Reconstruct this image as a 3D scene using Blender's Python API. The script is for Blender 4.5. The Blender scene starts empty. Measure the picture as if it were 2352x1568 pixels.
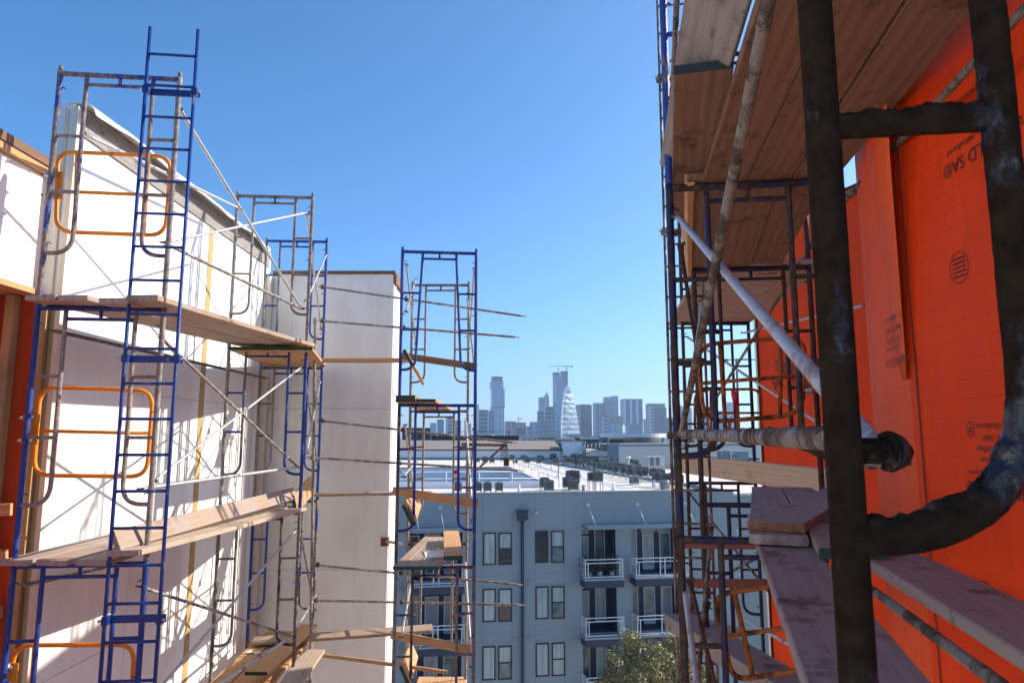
import bpy, math, random
from mathutils import Vector, Matrix, noise
R = math.radians
rnd = random.Random(7)
sc = bpy.context.scene
col = sc.collection
# ------------------------------------------------------------------ camera
FPX, CU, CV, PITCH = 1600.0, 1176.0, 784.0, R(7.9)
cp, sp = math.cos(PITCH), math.sin(PITCH)
cam_d = bpy.data.cameras.new("camera")
cam = bpy.data.objects.new("camera", cam_d)
col.objects.link(cam)
cam_d.sensor_width = 36.0
cam_d.lens = 36.0 * FPX / 2352.0
cam_d.clip_start = 0.05
cam_d.clip_end = 20000.0
cam_d.dof.use_dof = True
cam_d.dof.focus_distance = 14.0
cam_d.dof.aperture_fstop = 14.0
cam.location = (0, 0, 0)
cam.rotation_euler = (R(90) + PITCH, 0, 0)
sc.camera = cam
# ------------------------------------------------------------------ world, sun, exposure
SUN = Vector((1.0, 0.32, 0.62)).normalized()
SUN_EL = math.asin(SUN.z)
SUN_AZ = math.atan2(SUN.x, SUN.y)
w = bpy.data.worlds.new("World")
sc.world = w
w.use_nodes = True
wn = w.node_tree
bg = wn.nodes['Background']
sky = wn.nodes.new('ShaderNodeTexSky')
sky.sky_type = 'NISHITA'
sky.sun_disc = False
sky.sun_elevation = SUN_EL
sky.sun_rotation = SUN_AZ
sky.altitude = 200
sky.air_density = 0.6
sky.dust_density = 1.2
sky.ozone_density = 4.5
sat = wn.nodes.new('ShaderNodeHueSaturation')
sat.inputs['Hue'].default_value = 0.493
sat.inputs['Saturation'].default_value = 1.2
wn.links.new(sky.outputs[0], sat.inputs['Color'])
wn.links.new(sat.outputs[0], bg.inputs[0])
bg.inputs[1].default_value = 0.15
sd = bpy.data.lights.new("sun", 'SUN')
sun = bpy.data.objects.new("sun", sd)
col.objects.link(sun)
sd.energy = 4.0
sd.angle = R(0.5)
sd.color = (1.0, 0.90, 0.77)
sun.rotation_euler = (-SUN).to_track_quat('-Z', 'Y').to_euler()
sun.location = (30, 10, 40)
sc.view_settings.view_transform = 'Standard'
sc.view_settings.look = 'None'
sc.view_settings.exposure = 1.0
sc.view_settings.gamma = 1.0
sc.cycles.max_bounces = 8
sc.cycles.volume_bounces = 0
GZ = -20.0
HAZE = 0.00019

# ------------------------------------------------------------------ points from the photograph
def ray(U, V):
    a, b = U - CU, CV - V
    return Vector((a, FPX * cp - b * sp, FPX * sp + b * cp))
def P(U, V, y):
    d = ray(U, V)
    return d * (y / d.y)
def PX(U, V, x):
    d = ray(U, V)
    return d * (x / d.x)
def PZ(U, V, z):
    d = ray(U, V)
    return d * (z / d.z)
def PN(U, V, p0, n):
    d = ray(U, V)
    return d * (p0.dot(n) / d.dot(n))

# ------------------------------------------------------------------ materials
def new_mat(name):
    m = bpy.data.materials.new(name)
    m.use_nodes = True
    nt = m.node_tree
    b = nt.nodes['Principled BSDF']
    return m, nt, b
def N(nt, typ, **kw):
    n = nt.nodes.new(typ)
    for k, v in kw.items():
        if k.startswith('i_'):
            k2 = k[2:]
            n.inputs[int(k2) if k2.isdigit() else k2].default_value = v
        else:
            setattr(n, k, v)
    return n
def L(nt, a, b): nt.links.new(a, b)
def math_n(nt, op, a, b=None, c=None):
    n = nt.nodes.new('ShaderNodeMath'); n.operation = op
    for i, v in enumerate((a, b, c)):
        if v is None: continue
        if isinstance(v, (int, float)): n.inputs[i].default_value = v
        else: nt.links.new(v, n.inputs[i])
    return n.outputs[0]
def mix_c(nt, f, a, b):
    n = nt.nodes.new('ShaderNodeMix'); n.data_type = 'RGBA'
    for i, v in ((0, f), (6, a), (7, b)):
        if isinstance(v, (int, float)): n.inputs[i].default_value = v
        elif isinstance(v, tuple): n.inputs[i].default_value = (v[0], v[1], v[2], 1)
        else: nt.links.new(v, n.inputs[i])
    return n.outputs[2]
def noise_n(nt, vec, scale, detail=4, rough=.55):
    n = nt.nodes.new('ShaderNodeTexNoise')
    n.inputs['Scale'].default_value = scale; n.inputs['Detail'].default_value = detail
    n.inputs['Roughness'].default_value = rough
    if vec is not None: nt.links.new(vec, n.inputs['Vector'])
    return n.outputs['Fac']
def ramp(nt, fac, lo, hi):
    n = nt.nodes.new('ShaderNodeMapRange'); n.clamp = True
    nt.links.new(fac, n.inputs[0]); n.inputs[1].default_value = lo; n.inputs[2].default_value = hi
    return n.outputs[0]
def scale_v(nt, vec, s):
    n = nt.nodes.new('ShaderNodeVectorMath'); n.operation = 'MULTIPLY'
    nt.links.new(vec, n.inputs[0]); n.inputs[1].default_value = s
    return n.outputs[0]
def bump(nt, b, h, strength, dist=.01):
    n = nt.nodes.new('ShaderNodeBump'); n.inputs['Strength'].default_value = strength
    n.inputs['Distance'].default_value = dist
    nt.links.new(h, n.inputs['Height']); nt.links.new(n.outputs[0], b.inputs['Normal'])
def pos(nt): return nt.nodes.new('ShaderNodeNewGeometry').outputs['Position']
def attr(nt):
    n = nt.nodes.new('ShaderNodeAttribute'); n.attribute_name = 'lc'
    return n.outputs['Vector']

def m_paint(name, base, mud, amount, rough=.42, metal=0.0, mscale=16, rust=None, spec=.4, bst=.8):
    """painted or galvanised tube with dried mud and rust in patches"""
    m, nt, b = new_mat(name)
    p = pos(nt)
    n1 = noise_n(nt, scale_v(nt, p, (1, 1, .45)), mscale, 5, .62)
    n2 = noise_n(nt, p, 130, 3, .6)
    n3 = noise_n(nt, p, 4.0, 2)
    s = math_n(nt, 'ADD', math_n(nt, 'MULTIPLY', n1, .75), math_n(nt, 'MULTIPLY', n3, .38))
    s = math_n(nt, 'ADD', s, math_n(nt, 'MULTIPLY', n2, .12))
    t = .85 - amount * .55
    mask = ramp(nt, s, t - .035, t + .045)
    c0 = mix_c(nt, n2, tuple(x * .8 for x in base), tuple(min(1, x * 1.25) for x in base))
    if rust:
        c0 = mix_c(nt, ramp(nt, noise_n(nt, p, 33, 5, .7), .56, .66), c0, rust)
    n5 = math_n(nt, 'ADD', math_n(nt, 'MULTIPLY', n2, .4), math_n(nt, 'MULTIPLY', ramp(nt, noise_n(nt, p, 27, 4, .65), .36, .66), .6))
    mc = mix_c(nt, n5, tuple(x * .38 for x in mud), tuple(min(1, x * 1.5) for x in mud))
    L(nt, mix_c(nt, mask, c0, mc), b.inputs['Base Color'])
    L(nt, math_n(nt, 'ADD', math_n(nt, 'MULTIPLY', mask, .92 - rough), rough), b.inputs['Roughness'])
    if metal:
        L(nt, math_n(nt, 'MULTIPLY', math_n(nt, 'SUBTRACT', 1, mask), metal), b.inputs['Metallic'])
    L(nt, math_n(nt, 'ADD', math_n(nt, 'MULTIPLY', mask, .06 - spec), spec), b.inputs['Specular IOR Level'])
    h = math_n(nt, 'ADD', math_n(nt, 'MULTIPLY', mask, .6), math_n(nt, 'MULTIPLY', n2, .8))
    bump(nt, b, h, bst, .006)
    return m
def m_wood(name, light, dark, stain=(.05, .04, .035), stain_amt=.4, grey=None):
    m, nt, b = new_mat(name)
    a = attr(nt)
    g1 = noise_n(nt, scale_v(nt, a, (1.3, 28, 28)), 1.0, 4, .6)
    wv = nt.nodes.new('ShaderNodeTexWave'); wv.wave_type = 'BANDS'; wv.bands_direction = 'Y'
    wv.inputs['Scale'].default_value = 1.0; wv.inputs['Distortion'].default_value = 5.0
    wv.inputs['Detail'].default_value = 2.0; wv.inputs['Detail Scale'].default_value = .7
    L(nt, scale_v(nt, a, (.35, 5.5, 5.5)), wv.inputs['Vector'])
    g2 = wv.outputs['Fac']
    g3 = noise_n(nt, scale_v(nt, a, (3, 120, 120)), 1.0, 2)
    n4 = noise_n(nt, a, 5.0, 5, .65)
    f = math_n(nt, 'ADD', math_n(nt, 'MULTIPLY', g1, .5), math_n(nt, 'MULTIPLY', g2, .13))
    f = math_n(nt, 'ADD', f, math_n(nt, 'MULTIPLY', g3, .30))
    c = mix_c(nt, ramp(nt, f, .22, .82), dark, light)
    if grey: c = mix_c(nt, ramp(nt, noise_n(nt, a, 1.7, 4), .42, .62), c, grey)
    sm = math_n(nt, 'MULTIPLY', ramp(nt, n4, .56, .70), stain_amt)
    c = mix_c(nt, sm, c, stain)
    vo = nt.nodes.new('ShaderNodeTexVoronoi'); vo.inputs['Scale'].default_value = 1.0
    L(nt, scale_v(nt, a, (2.2, 7.5, 7.5)), vo.inputs['Vector'])
    kn = math_n(nt, 'SUBTRACT', 1, ramp(nt, vo.outputs['Distance'], .05, .13))
    c = mix_c(nt, math_n(nt, 'MULTIPLY', kn, .75), c, tuple(x * .35 for x in dark))
    L(nt, c, b.inputs['Base Color'])
    sp_ = math_n(nt, 'MULTIPLY', ramp(nt, noise_n(nt, scale_v(nt, a, (14, 40, 40)), 1.0, 3, .6), .62, .72), stain_amt * .7)
    c = mix_c(nt, sp_, c, stain)
    L(nt, c, b.inputs['Base Color'])
    b.inputs['Roughness'].default_value = .82
    b.inputs['Specular IOR Level'].default_value = .25
    bump(nt, b, f, .6, .006)
    return m
def m_plain(name, c, rough=.7, metal=0.0, var=.12, vscale=3.0, bmp=0.0, bscale=60, spec=None, alpha=None):
    m, nt, b = new_mat(name)
    p = pos(nt)
    n1 = noise_n(nt, p, vscale, 5, .6)
    L(nt, mix_c(nt, n1, tuple(x * (1 - var) for x in c), tuple(min(1, x * (1 + var)) for x in c)), b.inputs['Base Color'])
    b.inputs['Roughness'].default_value = rough
    b.inputs['Metallic'].default_value = metal
    if spec is not None: b.inputs['Specular IOR Level'].default_value = spec
    if bmp: bump(nt, b, noise_n(nt, p, bscale, 4), bmp, .01)
    return m
def m_board(name, c, stain, amt, nails=False):
    """gypsum or fibre-cement board: off-white with faint scuffs and water streaks"""
    m, nt, b = new_mat(name)
    p = pos(nt)
    n1 = noise_n(nt, scale_v(nt, p, (1.6, 1.6, .5)), 1.3, 5, .65)
    n2 = noise_n(nt, p, 24, 4, .7)
    f = math_n(nt, 'MULTIPLY', ramp(nt, n1, .42, .72), amt)
    cc = mix_c(nt, f, c, stain)
    cc = mix_c(nt, math_n(nt, 'MULTIPLY', ramp(nt, n2, .64, .74), .22), cc, tuple(x * .6 for x in stain))
    sk = noise_n(nt, scale_v(nt, p, (9, 9, .35)), 1.0, 4, .6)
    cc = mix_c(nt, math_n(nt, 'MULTIPLY', ramp(nt, sk, .58, .78), .18), cc, stain)
    L(nt, cc, b.inputs['Base Color'])
    b.inputs['Roughness'].default_value = .8
    b.inputs['Specular IOR Level'].default_value = .3
    bump(nt, b, n2, .08, .004)
    return m
def m_wrap(name, c, line):
    """orange weather barrier sheet with a printed grid of dotted lines"""
    m, nt, b = new_mat(name)
    a = attr(nt)
    sx = nt.nodes.new('ShaderNodeSeparateXYZ'); L(nt, a, sx.inputs[0])
    s, z = sx.outputs[0], sx.outputs[1]
    def lines(u, v, step, dash):
        fu = math_n(nt, 'FRACT', math_n(nt, 'DIVIDE', u, step))
        ln = math_n(nt, 'LESS_THAN', fu, .028)
        ds = math_n(nt, 'LESS_THAN', math_n(nt, 'FRACT', math_n(nt, 'DIVIDE', v, dash)), .6)
        return math_n(nt, 'MULTIPLY', ln, ds)
    g = math_n(nt, 'MAXIMUM', lines(z, s, .072, .008), math_n(nt, 'MULTIPLY', lines(s, z, .068, .012), .5))
    n1 = noise_n(nt, a, 2.2, 4, .6)
    cc = mix_c(nt, n1, tuple(x * .82 for x in c), tuple(min(1, x * 1.15) for x in c))
    cc = mix_c(nt, math_n(nt, 'MULTIPLY', g, .6), cc, line)
    dirt = ramp(nt, noise_n(nt, scale_v(nt, a, (5, 1.2, 1)), 1.0, 5, .7), .60, .78)
    cc = mix_c(nt, math_n(nt, 'MULTIPLY', dirt, .25), cc, (.16, .05, .03))
    L(nt, cc, b.inputs['Base Color'])
    b.inputs['Roughness'].default_value = .55
    b.inputs['Specular IOR Level'].default_value = .13
    h = math_n(nt, 'ADD', math_n(nt, 'MULTIPLY', noise_n(nt, scale_v(nt, a, (5, 1.1, 1)), 1.0, 3), 1.0),
               math_n(nt, 'MULTIPLY', noise_n(nt, a, 9, 3), .25))
    bump(nt, b, h, .55, .05)
    return m
def m_facade(name, glass, band, fh=4.0, fb=.35, cw=0.0, cf=.2, rough=.35, mull=None, metal=0.0, var=.22):
    """far tower: storey bands and bays from its own wall coordinates in metres"""
    m, nt, b = new_mat(name)
    a = attr(nt)
    sx = nt.nodes.new('ShaderNodeSeparateXYZ'); L(nt, a, sx.inputs[0])
    f = math_n(nt, 'LESS_THAN', math_n(nt, 'FRACT', math_n(nt, 'DIVIDE', sx.outputs[1], fh)), fb)
    wn_ = nt.nodes.new('ShaderNodeTexWhiteNoise'); wn_.noise_dimensions = '2D'
    cell = nt.nodes.new('ShaderNodeVectorMath'); cell.operation = 'FLOOR'
    L(nt, scale_v(nt, a, (1 / 6.0, 1 / fh, 0)), cell.inputs[0]); L(nt, cell.outputs[0], wn_.inputs['Vector'])
    g = mix_c(nt, wn_.outputs['Value'], tuple(x * (1 - var) for x in glass), tuple(min(1, x * (1 + var)) for x in glass))
    c = mix_c(nt, f, g, band)
    if cw:
        k = math_n(nt, 'LESS_THAN', math_n(nt, 'FRACT', math_n(nt, 'DIVIDE', sx.outputs[0], cw)), cf)
        c = mix_c(nt, k, c, mull or band)
    L(nt, c, b.inputs['Base Color'])
    b.inputs['Roughness'].default_value = rough
    b.inputs['Metallic'].default_value = metal
    return m
def m_glass(name, c, rough=.06, var=.5, st=(1, 1, 1)):
    m, nt, b = new_mat(name)
    p = pos(nt)
    n1 = noise_n(nt, scale_v(nt, p, st), 1.7, 3)
    L(nt, mix_c(nt, ramp(nt, n1, .35, .65), tuple(x * (1 - var) for x in c), tuple(min(1, x * (1 + var)) for x in c)), b.inputs['Base Color'])
    b.inputs['Roughness'].default_value = rough
    b.inputs['Specular IOR Level'].default_value = .9
    bump(nt, b, noise_n(nt, p, 1.3, 2), .12, .05)
    return m

BLUE = (.010, .050, .27)
MUD = (.26, .215, .20)
M = {}
M['blue'] = m_paint('blue_paint', BLUE, MUD, .18, rust=(.10, .06, .05))
M['blue_mud'] = m_paint('blue_paint_with_mud', BLUE, MUD, .5)
M['navy_mud'] = m_paint('dark_blue_paint_with_mud', (.010, .022, .085), (.21, .165, .14), .45)
M['mud'] = m_paint('mud_caked_tube', (.055, .065, .13), (.29, .27, .255), .8)
M['rust'] = m_paint('rusty_tube', (.085, .08, .085), (.24, .215, .20), .55, rust=(.12, .085, .065))
M['near'] = m_paint('mud_caked_blue_tube_shade_tone', (.007, .009, .018), (.021, .0145, .0095), .56, mscale=15, rough=.34, rust=(.14, .12, .10), spec=.5, bst=.4)  # mud on blue paint, blackened to hold the near frame's shade
M['rust_shade'] = m_paint('rusty_tube_shade_tone', (.026, .026, .032), (.072, .058, .048), .5, rust=(.05, .03, .022))  # rusty tube of the right scaffold, shade put into the colour
M['mud_shade'] = m_paint('mud_tube_shade_tone', (.02, .022, .04), (.078, .063, .052), .7)  # mud-caked copy, darkened for the shaded right side
M['navy_shade'] = m_paint('navy_mud_tube_shade_tone', (.006, .014, .065), (.075, .058, .047), .38)  # navy and mud copy with the right side's shade painted in
M['galv_shade'] = m_paint('grey_brown_tube_shade_tone', (.21, .19, .155), (.10, .08, .062), .4, rough=.45, metal=.3, mscale=14)  # grey-brown tube, its colour lowered for the shaded right side
M['galv'] = m_paint('galvanised_tube', (.50, .51, .52), (.33, .30, .275), .22, rough=.45, metal=.55, mscale=12)
M['galv_mud'] = m_paint('galvanised_tube_with_mud', (.42, .41, .40), (.27, .25, .23), .48, rough=.5, metal=.4, mscale=14)
M['orange'] = m_paint('orange_paint', (.80, .27, .015), (.16, .08, .04), .14, rough=.4)
M['orange_old'] = m_paint('worn_orange_paint', (.30, .095, .010), (.09, .045, .025), .34, rough=.5)
M['ladder_blue'] = m_paint('ladder_blue_paint', (.008, .04, .215), (.22, .22, .26), .13, rough=.35)
M['iron'] = m_plain('dark_iron', (.09, .085, .08), .55, .5, .3, 40)
M['zinc'] = m_plain('zinc_plated_steel', (.45, .45, .44), .42, .7, .25, 50)
M['black'] = m_plain('black_steel', (.02, .02, .022), .5, .2)
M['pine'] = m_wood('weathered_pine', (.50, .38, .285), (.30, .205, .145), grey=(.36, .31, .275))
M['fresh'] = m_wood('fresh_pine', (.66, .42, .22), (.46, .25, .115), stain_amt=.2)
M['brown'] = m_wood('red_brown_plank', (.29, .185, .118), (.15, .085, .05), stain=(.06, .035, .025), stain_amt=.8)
M['grey'] = m_wood('grey_weathered_plank', (.40, .385, .365), (.20, .185, .17), stain_amt=.6)
M['mauve'] = m_wood('scuffed_mauve_plank', (.35, .315, .295), (.225, .195, .18), stain=(.07, .045, .042), stain_amt=.9)
M['pale'] = m_wood('pale_plank', (.58, .47, .36), (.42, .32, .23), stain_amt=.25)
M['stud'] = m_wood('yellow_stud', (.56, .41, .20), (.40, .27, .115), stain_amt=.2)
M['green_end'] = m_plain('green_painted_end', (.012, .05, .032), .6, 0, .4, 30)
M['dark_end'] = m_plain('dark_painted_end', (.018, .026, .03), .6, 0, .5, 30)
M['white'] = m_board('white_board', (.85, .895, .86), (.66, .60, .57), .35)
M['offwhite'] = m_board('far_white_board', (.87, .905, .845), (.64, .56, .48), .5)
M['pink'] = m_board('pink_white_board', (.86, .79, .75), (.66, .56, .53), .5)
M['membrane'] = m_plain('white_membrane', (.88, .87, .85), .5, 0, .04, 2, .2, 14)
M['trim'] = m_plain('cream_trim', (.72, .68, .55), .55, 0, .1, 8)
M['wrap'] = m_wrap('orange_wrap', (.74, .058, .006), (.16, .02, .01))
M['wrap_sky_tone'] = m_wrap('orange_wrap_skylight_tone', (.74, .11, .03), (.25, .04, .03))  # same sheet, paler orange standing for the sky light on it
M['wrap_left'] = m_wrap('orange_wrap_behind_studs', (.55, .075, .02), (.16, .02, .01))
M['brown_iron'] = m_plain('rusty_iron', (.11, .06, .045), .7, 0, .3, 30)
M['ink'] = m_plain('black_ink', (.012, .008, .008), .6)
M['red_dark'] = m_plain('red_brown_bar', (.17, .038, .022), .6, 0, .3, 20)
M['red'] = m_plain('red_ribbon', (.50, .012, .02), .5, 0, .1)
M['white_plastic'] = m_plain('white_plastic', (.8, .8, .8), .5)
M['paper'] = m_plain('paper', (.82, .82, .80), .7, 0, .06, 20)
M['stucco'] = m_plain('grey_blue_stucco', (.265, .308, .31), .85, 0, .07, .6, .25, 22)
M['seam'] = m_plain('stucco_joint', (.205, .24, .242), .85)
M['coping'] = m_plain('grey_coping', (.30, .325, .345), .6, 0, .06)
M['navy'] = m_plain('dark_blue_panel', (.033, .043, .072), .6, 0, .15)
M['roof'] = m_plain('white_roof_membrane', (.72, .655, .56), .7, 0, .09, .25, .1, 2)
M['roof_grey'] = m_plain('grey_walkway_pad', (.50, .49, .48), .8, 0, .1)
M['win'] = m_glass('window_glass', (.10, .155, .155))
M['win_dark'] = m_glass('dark_window_glass', (.022, .032, .036))
M['blind'] = m_glass('pale_blind', (.33, .40, .38), .16, .22, (7, 7, .25))
M['wframe'] = m_plain('dark_window_frame', (.02, .023, .028), .5)
M['dframe'] = m_plain('white_door_frame', (.62, .63, .64), .5)
M['rail'] = m_plain('pale_railing', (.58, .60, .62), .4, .2)
M['canopy'] = m_plain('blue_grey_canopy', (.20, .27, .34), .45, .3)
M['ac'] = m_plain('green_grey_casing', (.125, .142, .135), .55, .1, .12, 2)
M['ac_dark'] = m_plain('dark_fin_coil', (.045, .055, .055), .6, .1, .2, 9)
M['ac_pale'] = m_plain('pale_grey_casing', (.45, .435, .44), .55, .1, .06)
M['shingle'] = m_plain('brown_shingle', (.25, .205, .165), .9, 0, .22, 1.4, .3, 4)
M['stuccow'] = m_plain('white_stucco', (.70, .71, .73), .8, 0, .04, .4)
M['bluegrey'] = m_plain('blue_grey_cladding', (.20, .25, .285), .75, 0, .07, .4)
M['asphalt'] = m_plain('pale_bounce_concrete', (.46, .42, .36), .9, 0, .25, .8, .2, 30)  # courtyard paving made pale to bounce sunlight up into the shade
M['land'] = m_plain('hazy_land', (.13, .135, .10), .95, 0, .5, .012)
M['concrete'] = m_plain('raw_concrete', (.30, .265, .245), .85, 0, .12, .05)
M['leaf'] = m_plain('olive_leaf', (.25, .22, .085), .55, 0, .5, 1.3)
M['far_leaf'] = m_plain('far_foliage', (.045, .065, .035), .8, 0, .5, .1)
M['bark'] = m_plain('bark', (.11, .085, .065), .9, 0, .3, 8, .4, 20)
# ------------------------------------------------------------------ mesh collector
class MB:
    def __init__(s):
        s.v = []; s.f = []; s.mi = []; s.sm = []; s.lc = []
    def add(s, vs, fs, mi=0, smooth=False, lc=None):
        o = len(s.v)
        s.v += [Vector(v) for v in vs]
        s.lc += [tuple(x) for x in (lc if lc else vs)]
        for f in fs:
            s.f.append([i + o for i in f]); s.mi.append(mi); s.sm.append(smooth)
        return s
    def hexa(s, p, mi=0, lc=None):
        """p: 8 points, bottom ring 0-3 then top ring 4-7"""
        return s.add(p, [(3, 2, 1, 0), (4, 5, 6, 7), (0, 1, 5, 4), (1, 2, 6, 5), (2, 3, 7, 6), (3, 0, 4, 7)], mi, False, lc)
    def box(s, c, hx, hy, hz, mi=0):
        c = Vector(c); hx = Vector(hx); hy = Vector(hy); hz = Vector(hz)
        vs = [c - hx - hy - hz, c + hx - hy - hz, c + hx + hy - hz, c - hx + hy - hz,
              c - hx - hy + hz, c + hx - hy + hz, c + hx + hy + hz, c - hx + hy + hz]
        ax = sorted((hx, hy, hz), key=lambda v: -v.length)
        dr = [a.normalized() for a in ax]
        return s.hexa(vs, mi, [(v.dot(dr[0]), v.dot(dr[1]), v.dot(dr[2])) for v in vs])
    def aabb(s, x0, x1, y0, y1, z0, z1, mi=0):
        return s.box(((x0 + x1) / 2, (y0 + y1) / 2, (z0 + z1) / 2), ((x1 - x0) / 2, 0, 0), (0, (y1 - y0) / 2, 0), (0, 0, (z1 - z0) / 2), mi)
    def tube(s, pts, r, n=10, lump=0.0, seg=None, mi=0, flat_ends=0.0, cap=True, lump_up=0.0):
        pts = [Vector(p) for p in pts]
        if seg:
            q = []
            for a, b in zip(pts, pts[1:]):
                k = max(1, int((b - a).length / seg))
                q += [a.lerp(b, i / k) for i in range(k)]
            pts = q + [pts[-1]]
        m = len(pts)
        T = []
        for i in range(m):
            a = pts[max(0, i - 1)]; b = pts[min(m - 1, i + 1)]
            T.append((b - a).normalized())
        ref = Vector((0, 0, 1)) if abs(T[0].z) < .9 else Vector((0, 1, 0))
        X = T[0].cross(ref).normalized()
        vs = []
        run = 0.0
        total = sum((b - a).length for a, b in zip(pts, pts[1:]))
        for i in range(m):
            if i:
                run += (pts[i] - pts[i - 1]).length
                X = (X - T[i] * X.dot(T[i])).normalized()
            Y = T[i].cross(X)
            ri = r[i] if isinstance(r, (list, tuple)) else r
            fx = fy = 1.0
            if flat_ends and min(run, total - run) < flat_ends:
                fx, fy = 1.35, .42
            for k in range(n):
                a = 2 * math.pi * k / n
                d = X * (math.cos(a) * fx) + Y * (math.sin(a) * fy)
                rr = ri
                if lump or lump_up:
                    q = pts[i] + d * r if not isinstance(r, (list, tuple)) else pts[i] + d * ri
                    nz = noise.noise(q * 34) * .45 + noise.noise(q * 105) * .55
                    rr += lump * nz
                    if lump_up and d.z > .1:
                        rr += lump_up * d.z * max(0, .42 + noise.noise(q * 19) * .8 + noise.noise(q * 55) * .7 + noise.noise(q * 140) * .35)
                vs.append(pts[i] + d * rr)
        fs = [(i * n + k, i * n + (k + 1) % n, (i + 1) * n + (k + 1) % n, (i + 1) * n + k) for i in range(m - 1) for k in range(n)]
        s.add(vs, fs, mi, True)
        if cap:
            o = len(s.v) - len(vs)
            s.f.append([o + k for k in range(n)][::-1]); s.mi.append(mi); s.sm.append(False)
            s.f.append([o + (m - 1) * n + k for k in range(n)]); s.mi.append(mi); s.sm.append(False)
        return s
    def plank(s, p0, p1, wd, th, up=(0, 0, 1), seed=0, bow=.006, n=10, chamfer=.005):
        """worn board between two section centres; end faces take material 1"""
        p0 = Vector(p0); p1 = Vector(p1)
        T = (p1 - p0); Lg = T.length; T.normalize()
        U = Vector(up); W = T.cross(U).normalized(); U = W.cross(T).normalized()
        a, b, c = wd / 2, th / 2, min(chamfer, th * .3)
        ring = [(-a, -b + c), (-a + c, -b), (a - c, -b), (a, -b + c), (a, b - c), (a - c, b), (-a + c, b), (-a, b - c)]
        vs, lc = [], []
        for i in range(n + 1):
            t = i / n
            o = p0.lerp(p1, t)
            dz = bow * math.sin(math.pi * t) * (1 if seed % 2 else -1)
            tw = .012 * math.sin(seed * 1.7 + t * 2.2)
            for (x, y) in ring:
                j = noise.noise(Vector((seed * 3.1 + t * Lg * 4, x * 9, y * 30))) * .0018
                vs.append(o + W * (x + j) + U * (y + dz + j + tw * x))
                lc.append((t * Lg + seed * 2.37, x + seed * .71, y + seed * 1.13))
        fs = [(i * 8 + k, i * 8 + (k + 1) % 8, (i + 1) * 8 + (k + 1) % 8, (i + 1) * 8 + k) for i in range(n) for k in range(8)]
        s.add(vs, fs, 0, False, lc)
        o = len(s.v) - len(vs)
        s.f.append([o + k for k in range(8)][::-1]); s.mi.append(1); s.sm.append(False)
        s.f.append([o + n * 8 + k for k in range(8)]); s.mi.append(1); s.sm.append(False)
        return s
    def wall(s, a, b, z0, z1, s0=0.0, mi=0):
        """one upright sheet from a to b in plan, lc in metres along it"""
        a = Vector(a); b = Vector(b); d = (Vector((b.x - a.x, b.y - a.y, 0))).length
        vs = [(a.x, a.y, z0), (b.x, b.y, z0), (b.x, b.y, z1), (a.x, a.y, z1)]
        return s.add(vs, [(0, 1, 2, 3)], mi, False, [(s0, z0, 0), (s0 + d, z0, 0), (s0 + d, z1, 0), (s0, z1, 0)])
    def tower(s, c, wx, wy, z0, z1, rot=0.0, taper=1.0, roof=True, mi=0, rmi=0):
        """box tower whose four walls carry (perimeter, height) coordinates"""
        c = Vector(c); cr, sr = math.cos(rot), math.sin(rot)
        def pt(x, y, z, k): return Vector((c.x + (x * cr - y * sr) * k, c.y + (x * sr + y * cr) * k, z))
        q = [(-wx / 2, -wy / 2), (wx / 2, -wy / 2), (wx / 2, wy / 2), (-wx / 2, wy / 2)]
        u = 0.0
        for i in range(4):
            (x0, y0), (x1, y1) = q[i], q[(i + 1) % 4]
            d = math.hypot(x1 - x0, y1 - y0)
            s.add([pt(x0, y0, z0, 1), pt(x1, y1, z0, 1), pt(x1, y1, z1, taper), pt(x0, y0, z1, taper)], [(0, 1, 2, 3)], mi, False,
                  [(u, z0, 0), (u + d, z0, 0), (u + d, z1, 0), (u, z1, 0)])
            u += d
        if roof:
            s.add([pt(x, y, z1, taper) for x, y in q], [(0, 1, 2, 3)], rmi, False, [(0, 1e-3 + .5 * 4.0, 0)] * 4)
        return s
    def build(s, name, mats, parent=None, origin=None):
        me = bpy.data.meshes.new(name)
        root = parent
        off = Vector((0, 0, 0))
        if parent is not None:
            while root.parent: root = root.parent
            off = root.location
        elif origin is not None:
            off = Vector(origin)
        me.from_pydata([tuple(v - off) for v in s.v], [], s.f)
        if not isinstance(mats, (list, tuple)): mats = [mats]
        for m in mats: me.materials.append(M[m] if isinstance(m, str) else m)
        k = len(mats)
        me.polygons.foreach_set('material_index', [min(i, k - 1) for i in s.mi])
        me.polygons.foreach_set('use_smooth', s.sm)
        at = me.attributes.new('lc', 'FLOAT_VECTOR', 'POINT')
        at.data.foreach_set('vector', [x for t in s.lc for x in t])
        me.update()
        o = bpy.data.objects.new(name, me)
        col.objects.link(o)
        if parent is not None: o.parent = parent
        elif origin is not None: o.location = off
        return o

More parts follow.
